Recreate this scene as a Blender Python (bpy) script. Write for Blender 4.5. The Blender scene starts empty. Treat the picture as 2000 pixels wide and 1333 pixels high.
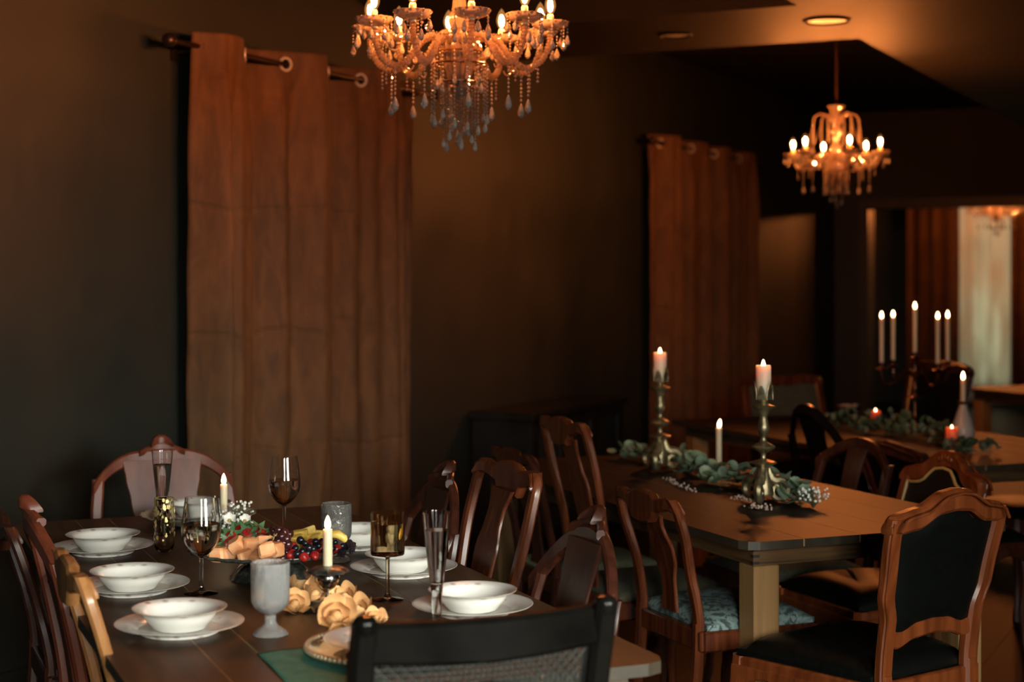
import bpy, math, random
from mathutils import Vector, Matrix

# ------------------------------------------------------------------ camera, light, exposure
sc = bpy.context.scene
col = sc.collection
PI = math.pi
FPX, EYE, HORIZON = 3150.0, 1.5, 540.0      # focal length in pixels of the 2000 px frame, eye height, horizon row
cam_d = bpy.data.cameras.new('camera')
cam = bpy.data.objects.new('camera', cam_d); col.objects.link(cam)
cam.location = (0, 0, EYE); cam.rotation_euler = (PI/2, 0, 0)
cam_d.sensor_width = 36; cam_d.lens = FPX/2000*36
cam_d.shift_y = (HORIZON-666.5)/2000
cam_d.dof.use_dof = True; cam_d.dof.focus_distance = 4.15; cam_d.dof.aperture_fstop = 2.6
sc.camera = cam
sc.view_settings.view_transform = 'Standard'; sc.view_settings.look = 'None'
sc.view_settings.gamma = 1; sc.view_settings.use_curve_mapping = False
sc.view_settings.exposure = -0.2
sc.cycles.max_bounces = 7; sc.cycles.transmission_bounces = 6; sc.cycles.glossy_bounces = 3; sc.cycles.transparent_max_bounces = 8
sc.cycles.diffuse_bounces = 2; sc.cycles.caustics_reflective = False; sc.cycles.caustics_refractive = False
sc.cycles.sample_clamp_indirect = 3.0; sc.cycles.adaptive_threshold = .06
wd = bpy.data.worlds.new('world'); sc.world = wd; wd.use_nodes = True
wd.node_tree.nodes['Background'].inputs[0].default_value = (.55, .62, .55, 1)
wd.node_tree.nodes['Background'].inputs[1].default_value = .25

# the room: the long wall with the curtains runs along WD, NR points from it into the room;
# the tables stand at an angle: TA runs along a table, TPD across it
WD = Vector((.4392, .8984, 0)); NR = Vector((.8984, -.4392, 0))
TH = math.radians(22.66)
TA = Vector((-math.sin(TH), math.cos(TH), 0)); TPD = Vector((math.cos(TH), math.sin(TH), 0))
WALL_N = -4.0
def room(n, s, z=0): v = NR*n + WD*s; v.z = z; return v
def tab(a, p, z=0): v = TA*a + TPD*p; v.z = z; return v
def spot(x, y, z):                           # the point of the plane at height z on a sight line of the photograph
    Y = (EYE-z)*FPX/(y-HORIZON); return Vector(((x-1000)/FPX*Y, Y, z))
ROOM_RZ = math.atan2(-WD.x, WD.y)

def area(name, loc, target, sx, sy, power, color):
    d = bpy.data.lights.new(name, 'AREA'); d.shape = 'RECTANGLE'; d.size = sx; d.size_y = sy
    d.energy = power; d.color = color
    o = bpy.data.objects.new(name, d); col.objects.link(o); o.location = loc
    o.rotation_euler = (Vector(target)-Vector(loc)).to_track_quat('-Z', 'Y').to_euler(); return o
REAR_S, RW0, RW1, RWZ0, RWZ1 = -1.6, .9, 2.1, 1.0, 2.6          # a window in the wall behind the camera
NRT, QW0, QW1, QWZ0, QWZ1 = 3.7, -.4, 1.6, 1.0, 2.6             # the wide window in the right-hand wall
BEAM = math.radians(54)                                            # beam of both window lights, narrowed and tilted down to keep upper walls dim
area('daylight_rear_window', room((RW0+RW1)/2, REAR_S-.14, (RWZ0+RWZ1)/2), (.1, 3.6, -.3), RW1-RW0, RWZ1-RWZ0, 48, (.96, .97, .88)).data.spread = BEAM
area('daylight_right_window', room(NRT+.14, (QW0+QW1)/2, (QWZ0+QWZ1)/2), (-.6, 3.6, -.3), QW1-QW0, QWZ1-QWZ0, 84, (.96, .97, .88)).data.spread = BEAM
area('daylight_side_room', room(-3.1, 19.15, 1.35), room(-3.1, 15, 1.35), 1.2, 2.2, 9, (.95, 1.0, .85))

# ------------------------------------------------------------------ materials
def new_mat(name):
    m = bpy.data.materials.new(name); m.use_nodes = True
    return m, m.node_tree.nodes, m.node_tree.links, m.node_tree.nodes['Principled BSDF']
def pset(b, **k):
    for a, v in k.items():
        n = a.replace('_', ' ')
        s = b.inputs.get(n) or b.inputs.get(n.title()) or b.inputs.get(n.capitalize())
        if s is None:
            for i in b.inputs:
                if i.name.lower() == n.lower(): s = i
        if s is None: raise KeyError(a)
        if isinstance(v, tuple) and len(v) == 3 and s.type == 'RGBA': v = v+(1,)
        s.default_value = v
def noise_col(nt, c1, c2, scale=(1, 1, 1), nscale=5, detail=4, lo=.35, hi=.65, coord='Object', dist=0):
    N, L = nt.nodes, nt.links
    tc = N.new('ShaderNodeTexCoord'); mp = N.new('ShaderNodeMapping'); mp.inputs['Scale'].default_value = scale
    L.new(tc.outputs[coord], mp.inputs['Vector'])
    nz = N.new('ShaderNodeTexNoise'); nz.inputs['Scale'].default_value = nscale; nz.inputs['Detail'].default_value = detail
    nz.inputs['Distortion'].default_value = dist
    L.new(mp.outputs[0], nz.inputs['Vector'])
    cr = N.new('ShaderNodeValToRGB'); e = cr.color_ramp.elements
    e[0].position = lo; e[0].color = c1+(1,); e[1].position = hi; e[1].color = c2+(1,)
    L.new(nz.outputs['Fac'], cr.inputs['Fac'])
    return cr.outputs['Color'], nz.outputs['Fac']
def bump(nt, b, h, strength=.2, dist=.01):
    n = nt.nodes.new('ShaderNodeBump'); n.inputs['Strength'].default_value = strength; n.inputs['Distance'].default_value = dist
    nt.links.new(h, n.inputs['Height']); nt.links.new(n.outputs[0], b.inputs['Normal'])
def noisy(name, c1, c2, scale=(1, 1, 1), nscale=5, detail=4, bs=.0, bd=.002, lo=.35, hi=.65, dist=0, **k):
    m, N, L, b = new_mat(name)
    c, f = noise_col(m.node_tree, c1, c2, scale, nscale, detail, lo, hi, dist=dist)
    L.new(c, b.inputs['Base Color']); pset(b, **k)
    if bs: bump(m.node_tree, b, f, bs, bd)
    return m
def plain(name, c, **k):
    m, N, L, b = new_mat(name); pset(b, Base_Color=c, **k); return m
M = {}
M['wall'] = noisy('wall_paint', (0.0101, 0.0133, 0.0092), (0.0129, 0.0163, 0.0115), nscale=3, detail=6, bs=.06, bd=.002, Roughness=.62)
M['ceiling'] = noisy('ceiling_paint', (0.0145, 0.0119, 0.0082), (0.0167, 0.0136, 0.0095), nscale=6, detail=5, bs=.05, Roughness=.6, Specular_IOR_Level=.2)
M['trim'] = noisy('trim_paint', (.018, .019, .016), (.026, .027, .022), nscale=8, Roughness=.4)
M['floor'] = noisy('floor_wood', (0.0020, 0.0011, 0.0007), (0.0050, 0.0027, 0.0014), scale=(7, .35, 1), nscale=6, detail=6, bs=.15, Roughness=.5, Specular_IOR_Level=.2)
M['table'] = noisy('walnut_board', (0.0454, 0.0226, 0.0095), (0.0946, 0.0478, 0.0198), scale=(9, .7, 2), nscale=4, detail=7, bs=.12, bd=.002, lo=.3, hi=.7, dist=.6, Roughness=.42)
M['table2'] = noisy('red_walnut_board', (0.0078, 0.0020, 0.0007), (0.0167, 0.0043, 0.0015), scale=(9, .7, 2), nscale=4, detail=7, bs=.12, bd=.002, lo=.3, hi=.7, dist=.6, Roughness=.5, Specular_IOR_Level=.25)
M['seam'] = noisy('seam_filler', (0.2600, 0.1495, 0.0585), (0.3900, 0.2340, 0.0975), nscale=9, Roughness=.5)
M['edge'] = noisy('raw_board_edge', (0.0207, 0.0146, 0.0073), (0.0365, 0.0268, 0.0133), scale=(6, .6, 6), nscale=5, detail=6, Roughness=.6)
M['apron'] = noisy('pine_apron', (0.0360, 0.0187, 0.0072), (0.1080, 0.0540, 0.0187), scale=(.5, .5, 14), nscale=4, detail=6, dist=1.6, bs=.1, Roughness=.5)
M['leg'] = noisy('oak_leg', (0.1922, 0.0994, 0.0356), (0.2939, 0.1592, 0.0594), scale=(9, 9, .5), nscale=4, detail=6, bs=.08, Roughness=.5)
M['dark'] = plain('dark_joint', (.012, .009, .006), Roughness=.6)
M['mahog'] = noisy('mahogany', (0.0537, 0.0118, 0.0039), (0.1199, 0.0301, 0.0098), scale=(9, 9, .8), nscale=5, detail=6, bs=.06, Roughness=.27)
M['mahog_d'] = noisy('dark_mahogany', (0.0292, 0.0084, 0.0047), (0.0589, 0.0167, 0.0084), scale=(9, 9, .8), nscale=5, detail=6, bs=.06, Roughness=.3)
M['cherry'] = noisy('cherry_wood', (0.0968, 0.0217, 0.0056), (0.1806, 0.0439, 0.0112), scale=(8, 8, .8), nscale=5, detail=6, bs=.06, Roughness=.28)
M['worn'] = noisy('rosy_wood', (0.1056, 0.0247, 0.0115), (0.1650, 0.0404, 0.0184), scale=(8, 8, .8), nscale=5, detail=6, bs=.06, Roughness=.35)
M['mahog_lit'] = noisy('lit_mahogany', (.24, .095, .030), (.42, .19, .065), scale=(8, 8, .8), nscale=5, detail=6, bs=.06, Roughness=.25)  # mahogany coloured brighter: strong daylight on the nearest left chair is painted in
M['black'] = noisy('ebonised_wood', (0.0029, 0.0027, 0.0022), (0.0058, 0.0050, 0.0040), nscale=12, Roughness=.2, Specular_IOR_Level=.2)
M['leather'] = noisy('black_leather', (0.0015, 0.0020, 0.0015), (0.0027, 0.0033, 0.0026), nscale=60, detail=4, bs=.15, bd=.001, Roughness=.42, Specular_IOR_Level=.25)
M['rattan'] = noisy('black_cane', (0.0099, 0.0110, 0.0083), (0.0165, 0.0176, 0.0137), nscale=40, Roughness=.5)
M['piping'] = plain('gold_piping', (.42, .29, .10), Roughness=.5)
M['seat_pale'] = noisy('pale_seat_fabric', (0.2016, 0.2016, 0.1210), (0.2772, 0.2671, 0.1714), nscale=90, bs=.1, Roughness=.9)
M['seat_blue'] = noisy('damask_seat_fabric', (0.0338, 0.0506, 0.0473), (0.1620, 0.2295, 0.2228), nscale=22, detail=5, lo=.42, hi=.56, dist=2.2, Roughness=.75)
M['seat_olive'] = noisy('olive_seat_fabric', (0.0450, 0.0425, 0.0250), (0.0700, 0.0650, 0.0375), nscale=70, bs=.1, Roughness=.9)
M['velvet'] = noisy('brown_velvet', (0.0524, 0.0213, 0.0044), (0.1161, 0.0504, 0.0106), scale=(3, 3, .9), nscale=6, detail=7, bs=.12, bd=.004, lo=.25, hi=.78, dist=.9, Roughness=.8, Sheen_Weight=.06, Sheen_Roughness=.4, Sheen_Tint=(.8, .42, .16))
_m = M['velvet']; _N, _L = _m.node_tree.nodes, _m.node_tree.links                      # packing creases across the cloth
_tc = _N.new('ShaderNodeTexCoord'); _w = _N.new('ShaderNodeTexWave'); _w.bands_direction = 'Z'; _w.inputs['Scale'].default_value = .62
_w.inputs['Distortion'].default_value = 1.6; _w.inputs['Detail'].default_value = 3; _w.inputs['Detail Scale'].default_value = 2.5
_L.new(_tc.outputs['Object'], _w.inputs['Vector'])
_r = _N.new('ShaderNodeValToRGB'); _r.color_ramp.elements[0].position = .985; _r.color_ramp.elements[1].position = 1.0
_L.new(_w.outputs['Fac'], _r.inputs['Fac'])
_b = _N.new('ShaderNodeBump'); _b.invert = True; _b.inputs['Strength'].default_value = .38; _b.inputs['Distance'].default_value = .012
_L.new(_r.outputs['Color'], _b.inputs['Height'])
_old = [n for n in _N if n.bl_idname == 'ShaderNodeBump' and n != _b][0]
_L.new(_b.outputs[0], _old.inputs['Normal'])
M['backlit'] = noisy('backlit_curtain_edge', (.15, .105, .032), (.19, .135, .045), scale=(4, 4, 1), nscale=6, Roughness=.8, Subsurface_Weight=.0)  # ochre painted to stand for daylight glowing through the curtain edge
M['steel'] = plain('silver_grommet', (.62, .55, .44), Metallic=.35, Roughness=.35)
M['iron'] = plain('bronze_rod', (.035, .022, .016), Metallic=.7, Roughness=.32)
M['china'] = None
M['gold'] = noisy('gold_leaf', (.80, .60, .22), (1.0, .82, .40), nscale=30, Metallic=.85, Roughness=.38)
M['antique'] = noisy('antique_gilt', (.16, .13, .07), (.52, .42, .24), nscale=28, detail=6, bs=.3, bd=.002, Metallic=.85, Roughness=.38)
M['silver'] = noisy('tarnished_silver', (.22, .21, .19), (.55, .52, .49), nscale=14, detail=5, bs=.1, Metallic=1.0, Roughness=.2)
M['pewter'] = noisy('pewter_relief', (.10, .10, .085), (.34, .33, .29), nscale=60, detail=4, bs=.6, bd=.004, Metallic=.9, Roughness=.35)
M['copper'] = noisy('dark_bronze', (.06, .026, .014), (.20, .09, .05), nscale=30, Metallic=.9, Roughness=.3)
M['wax'] = plain('ivory_wax', (.68, .58, .40), Roughness=.45, Subsurface_Weight=.6, Subsurface_Radius=(.03, .014, .006), Subsurface_Scale=.6)
M['wax_pink'] = plain('pillar_wax', (.85, .62, .46), Roughness=.5, Subsurface_Weight=.8, Subsurface_Radius=(.05, .018, .008), Subsurface_Scale=.8)
M['wax_red'] = plain('orange_votive_wax', (.95, .24, .09), Roughness=.5, Subsurface_Weight=.7, Subsurface_Radius=(.04, .012, .006), Subsurface_Scale=.7)
def emit(name, c, s):
    m, N, L, b = new_mat(name); pset(b, Base_Color=(0, 0, 0), Emission_Color=c, Emission_Strength=s, Roughness=1.0, Specular_IOR_Level=0.0); return m
M['flame'] = emit('candle_flame', (1, .60, .30), 22)
M['filament'] = emit('bulb_filament', (1, .32, .095), 4600)
M['daypane'] = emit('daylit_pane', (.60, .72, .50), .30)
M['screenlit'] = emit('daylit_pane_far', (.80, .82, .62), .42)
M['wick'] = plain('wick', (.02, .015, .01), Roughness=.9)
def glass(name, c, rough=0.0, ior=1.46, bs=0, nscale=60, bd=.002, scale=(1, 1, 1), trans=1.0, **k):
    m, N, L, b = new_mat(name); pset(b, Base_Color=c, Roughness=rough, IOR=ior, Transmission_Weight=trans, **k)
    if bs:
        _, f = noise_col(m.node_tree, (0, 0, 0), (1, 1, 1), scale, nscale, 3); bump(m.node_tree, b, f, bs, bd)
    return m
M['glass'] = glass('clear_glass', (1, 1, 1))
M['water'] = glass('water', (.99, .98, .95), ior=1.333)
M['wine'] = glass('white_wine', (.985, .91, .74), ior=1.34)
M['frost'] = glass('frosted_glass', (1, 1, .98), rough=.13, bs=.8, nscale=100, bd=.005, scale=(1, 1, .3), trans=.78)
M['ripple'] = glass('rippled_glass', (.96, .97, .92), rough=.03, bs=.8, nscale=110, bd=.006, scale=(1, 1, .4), trans=.92)
M['amber'] = glass('amber_glass', (1.0, .85, .60), trans=1.0, rough=.03, bs=.3, nscale=60, bd=.003, scale=(1, 1, .05))
M['goldglass'] = glass('gold_flecked_glass', (.98, .93, .75), rough=.02)

def crystal(name, gc, tc_, rough, mix):
    m, N, L, b = new_mat(name); pset(b, Base_Color=gc, Roughness=rough, IOR=1.6, Transmission_Weight=.8, Coat_Weight=1.0, Coat_Roughness=.03)
    tl = N.new('ShaderNodeBsdfTranslucent'); tl.inputs[0].default_value = tc_+(1,)
    mx = N.new('ShaderNodeMixShader'); mx.inputs[0].default_value = mix
    L.new(b.outputs[0], mx.inputs[1]); L.new(tl.outputs[0], mx.inputs[2]); L.new(mx.outputs[0], N['Material Output'].inputs[0]); return m
M['crystal'] = crystal('crystal', (.85, .74, .64), (.34, .27, .21), .04, .30)
M['drop'] = crystal('crystal_drop', (1.0, .92, .82), (.4, .3, .2), .01, .06)
M['crystal_rope'] = crystal('twisted_crystal_arm', (.70, .56, .46), (.34, .25, .19), .12, .45)
m, N, L, b = new_mat('amber_bulb_glass')
tr = N.new('ShaderNodeBsdfTransparent'); tr.inputs[0].default_value = (1, .82, .58, 1)
em = N.new('ShaderNodeEmission'); em.inputs[0].default_value = (1, .42, .12, 1); em.inputs[1].default_value = .9
mx = N.new('ShaderNodeMixShader'); mx.inputs[0].default_value = .35
L.new(tr.outputs[0], mx.inputs[1]); L.new(em.outputs[0], mx.inputs[2]); L.new(mx.outputs[0], N['Material Output'].inputs[0])
M['bulb'] = m; m.cycles.emission_sampling = 'NONE'
# china with a faint floral ring inside the rim: distance from the axis of the piece picks the band
m, N, L, b = new_mat('floral_china')
tc = N.new('ShaderNodeTexCoord'); vo = N.new('ShaderNodeTexVoronoi'); vo.inputs['Scale'].default_value = 34
L.new(tc.outputs['Object'], vo.inputs['Vector'])
cr = N.new('ShaderNodeValToRGB'); cr.color_ramp.elements[0].position = .13; cr.color_ramp.elements[0].color = (.40, .31, .27, 1)
cr.color_ramp.elements[1].position = .36; cr.color_ramp.elements[1].color = (.84, .81, .75, 1)
L.new(vo.outputs['Distance'], cr.inputs['Fac'])
sx = N.new('ShaderNodeSeparateXYZ'); L.new(tc.outputs['Object'], sx.inputs[0])
cx = N.new('ShaderNodeCombineXYZ'); L.new(sx.outputs[0], cx.inputs[0]); L.new(sx.outputs[1], cx.inputs[1])
ln = N.new('ShaderNodeVectorMath'); ln.operation = 'LENGTH'; L.new(cx.outputs[0], ln.inputs[0])
rp = N.new('ShaderNodeValToRGB'); rp.color_ramp.interpolation = 'EASE'
for i, (p_, v_) in enumerate(((.0, 0), (.079, 0), (.083, 1), (.100, 1), (.104, 0))):
    e_ = rp.color_ramp.elements[i] if i < 2 else rp.color_ramp.elements.new(p_)
    e_.position = p_; e_.color = (v_, v_, v_, 1)
L.new(ln.outputs['Value'], rp.inputs['Fac'])
mc = N.new('ShaderNodeMix'); mc.data_type = 'RGBA'; mc.inputs[6].default_value = (.87, .85, .79, 1)
L.new(rp.outputs[0], mc.inputs[0]); L.new(cr.outputs[0], mc.inputs[7]); L.new(mc.outputs[2], b.inputs['Base Color'])
pset(b, Roughness=.18, Coat_Weight=.3); M['china'] = m
M['rimgold'] = plain('gilt_rim_line', (.55, .45, .28), Metallic=.6, Roughness=.3)
M['charger'] = noisy('lace_charger', (.40, .32, .20), (.62, .54, .38), nscale=90, detail=3, bs=.8, bd=.004, Roughness=.45)
M['beadring'] = noisy('pearl_bead', (.62, .42, .24), (.80, .60, .38), nscale=30, Metallic=.5, Roughness=.25)
M['blackglass'] = noisy('dark_pressed_glass', (.012, .014, .012), (.05, .055, .045), nscale=70, bs=.8, bd=.004, Roughness=.12, Coat_Weight=1.0)
M['napkin'] = noisy('green_linen', (0.0595, 0.2550, 0.1785), (0.0935, 0.3400, 0.2465), nscale=30, bs=.25, bd=.002, Roughness=.85)
M['melon'] = noisy('cantaloupe', (.88, .36, .15), (.95, .50, .25), nscale=40, bs=.15, Roughness=.4, Subsurface_Weight=.35, Subsurface_Radius=(.02, .008, .004), Subsurface_Scale=.3)
M['berry'] = noisy('strawberry_skin', (.26, .010, .010), (.45, .028, .022), nscale=120, bs=.5, bd=.001, Roughness=.3)
M['grape'] = noisy('red_grape', (.020, .006, .008), (.07, .018, .018), nscale=60, Roughness=.2, Coat_Weight=.5)
M['blueberry'] = noisy('blueberry', (0.0045, 0.0063, 0.0108), (0.0113, 0.0153, 0.0225), nscale=80, Roughness=.25, Coat_Weight=.4)
M['blackberry'] = noisy('blackberry', (.010, .007, .010), (.022, .016, .02), nscale=200, bs=.5, Roughness=.3)
M['pine'] = noisy('pineapple', (.70, .42, .06), (.88, .62, .15), nscale=60, bs=.3, Roughness=.4, Subsurface_Weight=.3, Subsurface_Radius=(.02, .012, .004), Subsurface_Scale=.3)
M['leafgreen'] = noisy('calyx_green', (.035, .085, .03), (.08, .16, .06), nscale=30, Roughness=.5)
M['euca'] = noisy('eucalyptus', (0.0935, 0.1372, 0.0861), (0.1870, 0.2401, 0.1558), nscale=18, Roughness=.55)
M['euca_y'] = noisy('eucalyptus_pale', (0.1575, 0.2058, 0.1148), (0.2625, 0.3038, 0.1722), nscale=18, Roughness=.55)
M['foliage'] = noisy('dark_foliage', (0.0450, 0.0782, 0.0400), (0.1000, 0.1472, 0.0760), nscale=18, Roughness=.55)
M['stem'] = plain('plant_stem', (.10, .10, .045), Roughness=.7)
M['rose'] = noisy('dried_rose_petal', (0.8000, 0.4140, 0.1564), (0.9300, 0.5465, 0.2448), nscale=25, bs=.2, Roughness=.6, Subsurface_Weight=.25, Subsurface_Radius=(.012, .008, .004), Subsurface_Scale=.3)
M['whiteflower'] = plain('white_blossom', (.80, .78, .70), Roughness=.6)
M['pinkflower'] = noisy('dried_pink_blossom', (.42, .27, .20), (.66, .48, .38), nscale=60, Roughness=.7)
M['ceramic'] = noisy('white_ceramic', (.42, .39, .35), (.50, .47, .43), nscale=12, Roughness=.3)
M['sheer'] = plain('sheer_curtain', (.62, .60, .50), Roughness=.9, Transmission_Weight=.0)
m, N, L, b = new_mat('sheer_cloth')
tl = N.new('ShaderNodeBsdfTranslucent'); tl.inputs[0].default_value = (.75, .74, .62, 1)
df = N.new('ShaderNodeBsdfDiffuse'); df.inputs[0].default_value = (.70, .68, .58, 1)
c_, f_ = noise_col(m.node_tree, (.3, .3, .3), (.6, .6, .6), (2, 2, .5), 3, 3); L.new(c_, N.new('ShaderNodeMixShader').inputs[0])
mx = [n for n in N if n.bl_idname == 'ShaderNodeMixShader'][0]
L.new(tl.outputs[0], mx.inputs[1]); L.new(df.outputs[0], mx.inputs[2]); L.new(mx.outputs[0], N['Material Output'].inputs[0])
M['sheer'] = m
M['cabinet'] = noisy('black_lacquer', (.006, .006, .005), (.012, .012, .010), nscale=10, Roughness=.25)
M['lens'] = plain('downlight_lens', (.80, .82, .74), Roughness=.35)
M['paneglass'] = plain('cabinet_pane', (.02, .024, .02), Roughness=.06, Specular_IOR_Level=.8)

# ------------------------------------------------------------------ mesh helpers
class MB:
    def __init__(s): s.v = []; s.f = []
    def add(s, vs, fs):
        o = len(s.v); s.v += [tuple(q) for q in vs]; s.f += [tuple(i+o for i in f) for f in fs]; return s
    def box(s, x0, x1, y0, y1, z0, z1, mt=None):
        vs = [Vector((x, y, z)) for x in (x0, x1) for y in (y0, y1) for z in (z0, z1)]
        if mt: vs = [mt @ q for q in vs]
        return s.add(vs, [(0, 1, 3, 2), (4, 6, 7, 5), (0, 4, 5, 1), (2, 3, 7, 6), (0, 2, 6, 4), (1, 5, 7, 3)])
    def bbox(s, x0, x1, y0, y1, z0, z1, c=.004):        # a box with chamfered edges
        g = [(x0, c, x1), (y0, c, y1), (z0, c, z1)]
        P = []
        for zz, ins in ((z0, c), (z0+c, 0), (z1-c, 0), (z1, c)):
            a0, a1, b0, b1 = x0+ins, x1-ins, y0+ins, y1-ins
            P.append([(a0+c, b0, zz), (a1-c, b0, zz), (a1, b0+c, zz), (a1, b1-c, zz), (a1-c, b1, zz), (a0+c, b1, zz), (a0, b1-c, zz), (a0, b0+c, zz)])
        return s.loft(P)
    def loft(s, secs, caps=True, closed=False):
        n = len(secs[0]); vs = [q for S in secs for q in S]; fs = []
        m = len(secs)
        for i in range(m if closed else m-1):
            j = (i+1) % m
            for k in range(n):
                l = (k+1) % n
                fs.append((i*n+k, i*n+l, j*n+l, j*n+k))
        if caps and not closed:
            fs.append(tuple(range(n-1, -1, -1))); fs.append(tuple((m-1)*n+k for k in range(n)))
        return s.add(vs, fs)
    def lathe(s, prof, seg=24, c=(0, 0, 0), flute=None):
        vs, fs = [], []; n = len(prof)
        for i in range(seg):
            t = 2*PI*i/seg; k = 1 if not flute else 1+flute[1]*math.cos(flute[0]*t)
            for r, z in prof: vs.append((c[0]+r*k*math.cos(t), c[1]+r*k*math.sin(t), c[2]+z))
        for i in range(seg):
            j = (i+1) % seg
            for q in range(n-1):
                fs.append((i*n+q, j*n+q, j*n+q+1, i*n+q+1))
        if prof[0][0] > 1e-5: fs.append(tuple(i*n for i in range(seg-1, -1, -1)))
        if prof[-1][0] > 1e-5: fs.append(tuple(i*n+n-1 for i in range(seg)))
        return s.add(vs, fs)
    def tube(s, pts, r, seg=8, closed=False, twist=0, lobes=0, depth=0, up=None):
        pts = [Vector(p) for p in pts]; n = len(pts); secs = []
        nrm = None
        for i, p in enumerate(pts):
            a = pts[(i-1) % n] if (closed or i > 0) else p; b = pts[(i+1) % n] if (closed or i < n-1) else p
            t = (b-a).normalized()
            if nrm is None:
                nrm = Vector((0, 0, 1)) if abs(t.z) < .9 else Vector((1, 0, 0))
            nrm = (nrm-t*nrm.dot(t)).normalized(); bn = t.cross(nrm)
            ri = r[i] if isinstance(r, (list, tuple)) else r
            S = []
            for k in range(seg):
                q = 2*PI*k/seg+twist*i
                rr = ri*(1+depth*math.cos(lobes*2*PI*k/seg)) if lobes else ri
                S.append(p+nrm*math.cos(q)*rr+bn*math.sin(q)*rr)
            secs.append(S)
        return s.loft(secs, True, closed)
    def ball(s, c, r, u=8, v=5, sq=(1, 1, 1)):
        vs = [(c[0], c[1], c[2]-r*sq[2])]; fs = []
        for j in range(1, v):
            ph = -PI/2+PI*j/v
            for i in range(u):
                t = 2*PI*i/u
                vs.append((c[0]+r*sq[0]*math.cos(ph)*math.cos(t), c[1]+r*sq[1]*math.cos(ph)*math.sin(t), c[2]+r*sq[2]*math.sin(ph)))
        vs.append((c[0], c[1], c[2]+r*sq[2]))
        for i in range(u):
            k = (i+1) % u; fs.append((0, 1+k, 1+i))
            for j in range(v-2): fs.append((1+j*u+i, 1+j*u+k, 1+(j+1)*u+k, 1+(j+1)*u+i))
            fs.append((1+(v-2)*u+i, 1+(v-2)*u+k, len(vs)-1))
        return s.add(vs, fs)
    def gem(s, c, r, h):                                   # a six-sided cut bead or drop
        vs = [(c[0], c[1], c[2]-h)]+[(c[0]+r*math.cos(k*PI/3), c[1]+r*math.sin(k*PI/3), c[2]) for k in range(6)]+[(c[0], c[1], c[2]+h)]
        return s.add(vs, [(0, 1+(k+1) % 6, 1+k) for k in range(6)]+[(7, 1+k, 1+(k+1) % 6) for k in range(6)])
    def grid(s, fn, nu, nv):
        vs = [fn(i/nu, j/nv) for j in range(nv+1) for i in range(nu+1)]
        return s.add(vs, [(j*(nu+1)+i, j*(nu+1)+i+1, (j+1)*(nu+1)+i+1, (j+1)*(nu+1)+i) for j in range(nv) for i in range(nu)])
    def mesh(s, name, mat, smooth=True, angle=40):
        me = bpy.data.meshes.new(name); me.from_pydata(s.v, [], s.f); me.update()
        if mat: me.materials.append(M[mat] if isinstance(mat, str) else mat)
        if smooth:
            me.polygons.foreach_set('use_smooth', [True]*len(me.polygons))
            try: me.set_sharp_from_angle(angle=math.radians(angle))
            except Exception: pass
        return me
    def build(s, name, mat, parent=None, loc=None, smooth=True, angle=40, kind=None, label=None):
        return put(name, s.mesh(name, mat, smooth, angle), parent, loc, kind, label)
def put(name, me, parent=None, loc=None, kind=None, label=None, rot=None, scale=None):
    o = bpy.data.objects.new(name, me); col.objects.link(o)
    if parent: o.parent = parent
    if loc is not None: o.location = loc
    if rot is not None: o.rotation_euler = rot
    if scale is not None: o.scale = scale
    if kind: o['kind'] = kind
    if label: o['label'] = label
    return o
def tag(o, label, cat, group=None):
    o['label'] = label; o['category'] = cat
    if group: o['group'] = group
    return o
def thing(name, label, cat, loc=(0, 0, 0), rz=0, group=None):
    o = bpy.data.objects.new(name, None); col.objects.link(o); o.empty_display_size = .1
    o.location = loc; o.rotation_euler = (0, 0, rz); return tag(o, label, cat, group)
def struct(o): o['kind'] = 'structure'; return o
def face(d): return math.atan2(-d[0], d[1])              # turn so that local +y points along d
def copy_tree(o, parent=None, kids=None):
    c = o.copy(); col.objects.link(c)
    if parent: c.parent = parent
    for ch in list(o.children): copy_tree(ch, c)
    return c
def smoothp(prof, k=4):                                   # Catmull-Rom through a profile
    out = []; n = len(prof)
    for i in range(n-1):
        p0, p1, p2, p3 = prof[max(i-1, 0)], prof[i], prof[i+1], prof[min(i+2, n-1)]
        for j in range(k):
            t = j/k
            out.append(tuple(.5*(2*b+(c-a)*t+(2*a-5*b+4*c-d)*t*t+(3*b-a-3*c+d)*t**3) for a, b, c, d in zip(p0, p1, p2, p3)))
    out.append(tuple(prof[-1])); return out
def sm(prof, k=4): return [(max(r, 0.0), z) for r, z in smoothp(prof, k)]
def csec(c, ux, uy, hx, hy, ch=.25):                      # chamfered rectangle: centre, two unit axes, half sizes
    c = Vector(c); ux = Vector(ux); uy = Vector(uy); k = min(hx, hy)*ch*2
    return [c+ux*a+uy*b for a, b in ((-hx+k, -hy), (hx-k, -hy), (hx, -hy+k), (hx, hy-k), (hx-k, hy), (-hx+k, hy), (-hx, hy-k), (-hx, -hy+k))]
def lerp(a, b, t): return a+(b-a)*t
def tabfn(tbl):                                           # piecewise smooth function from (x, y) pairs
    def f(x):
        if x <= tbl[0][0]: return tbl[0][1]
        for (x0, y0), (x1, y1) in zip(tbl, tbl[1:]):
            if x <= x1:
                t = (x-x0)/(x1-x0); t = t*t*(3-2*t); return y0+(y1-y0)*t
        return tbl[-1][1]
    return f

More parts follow.
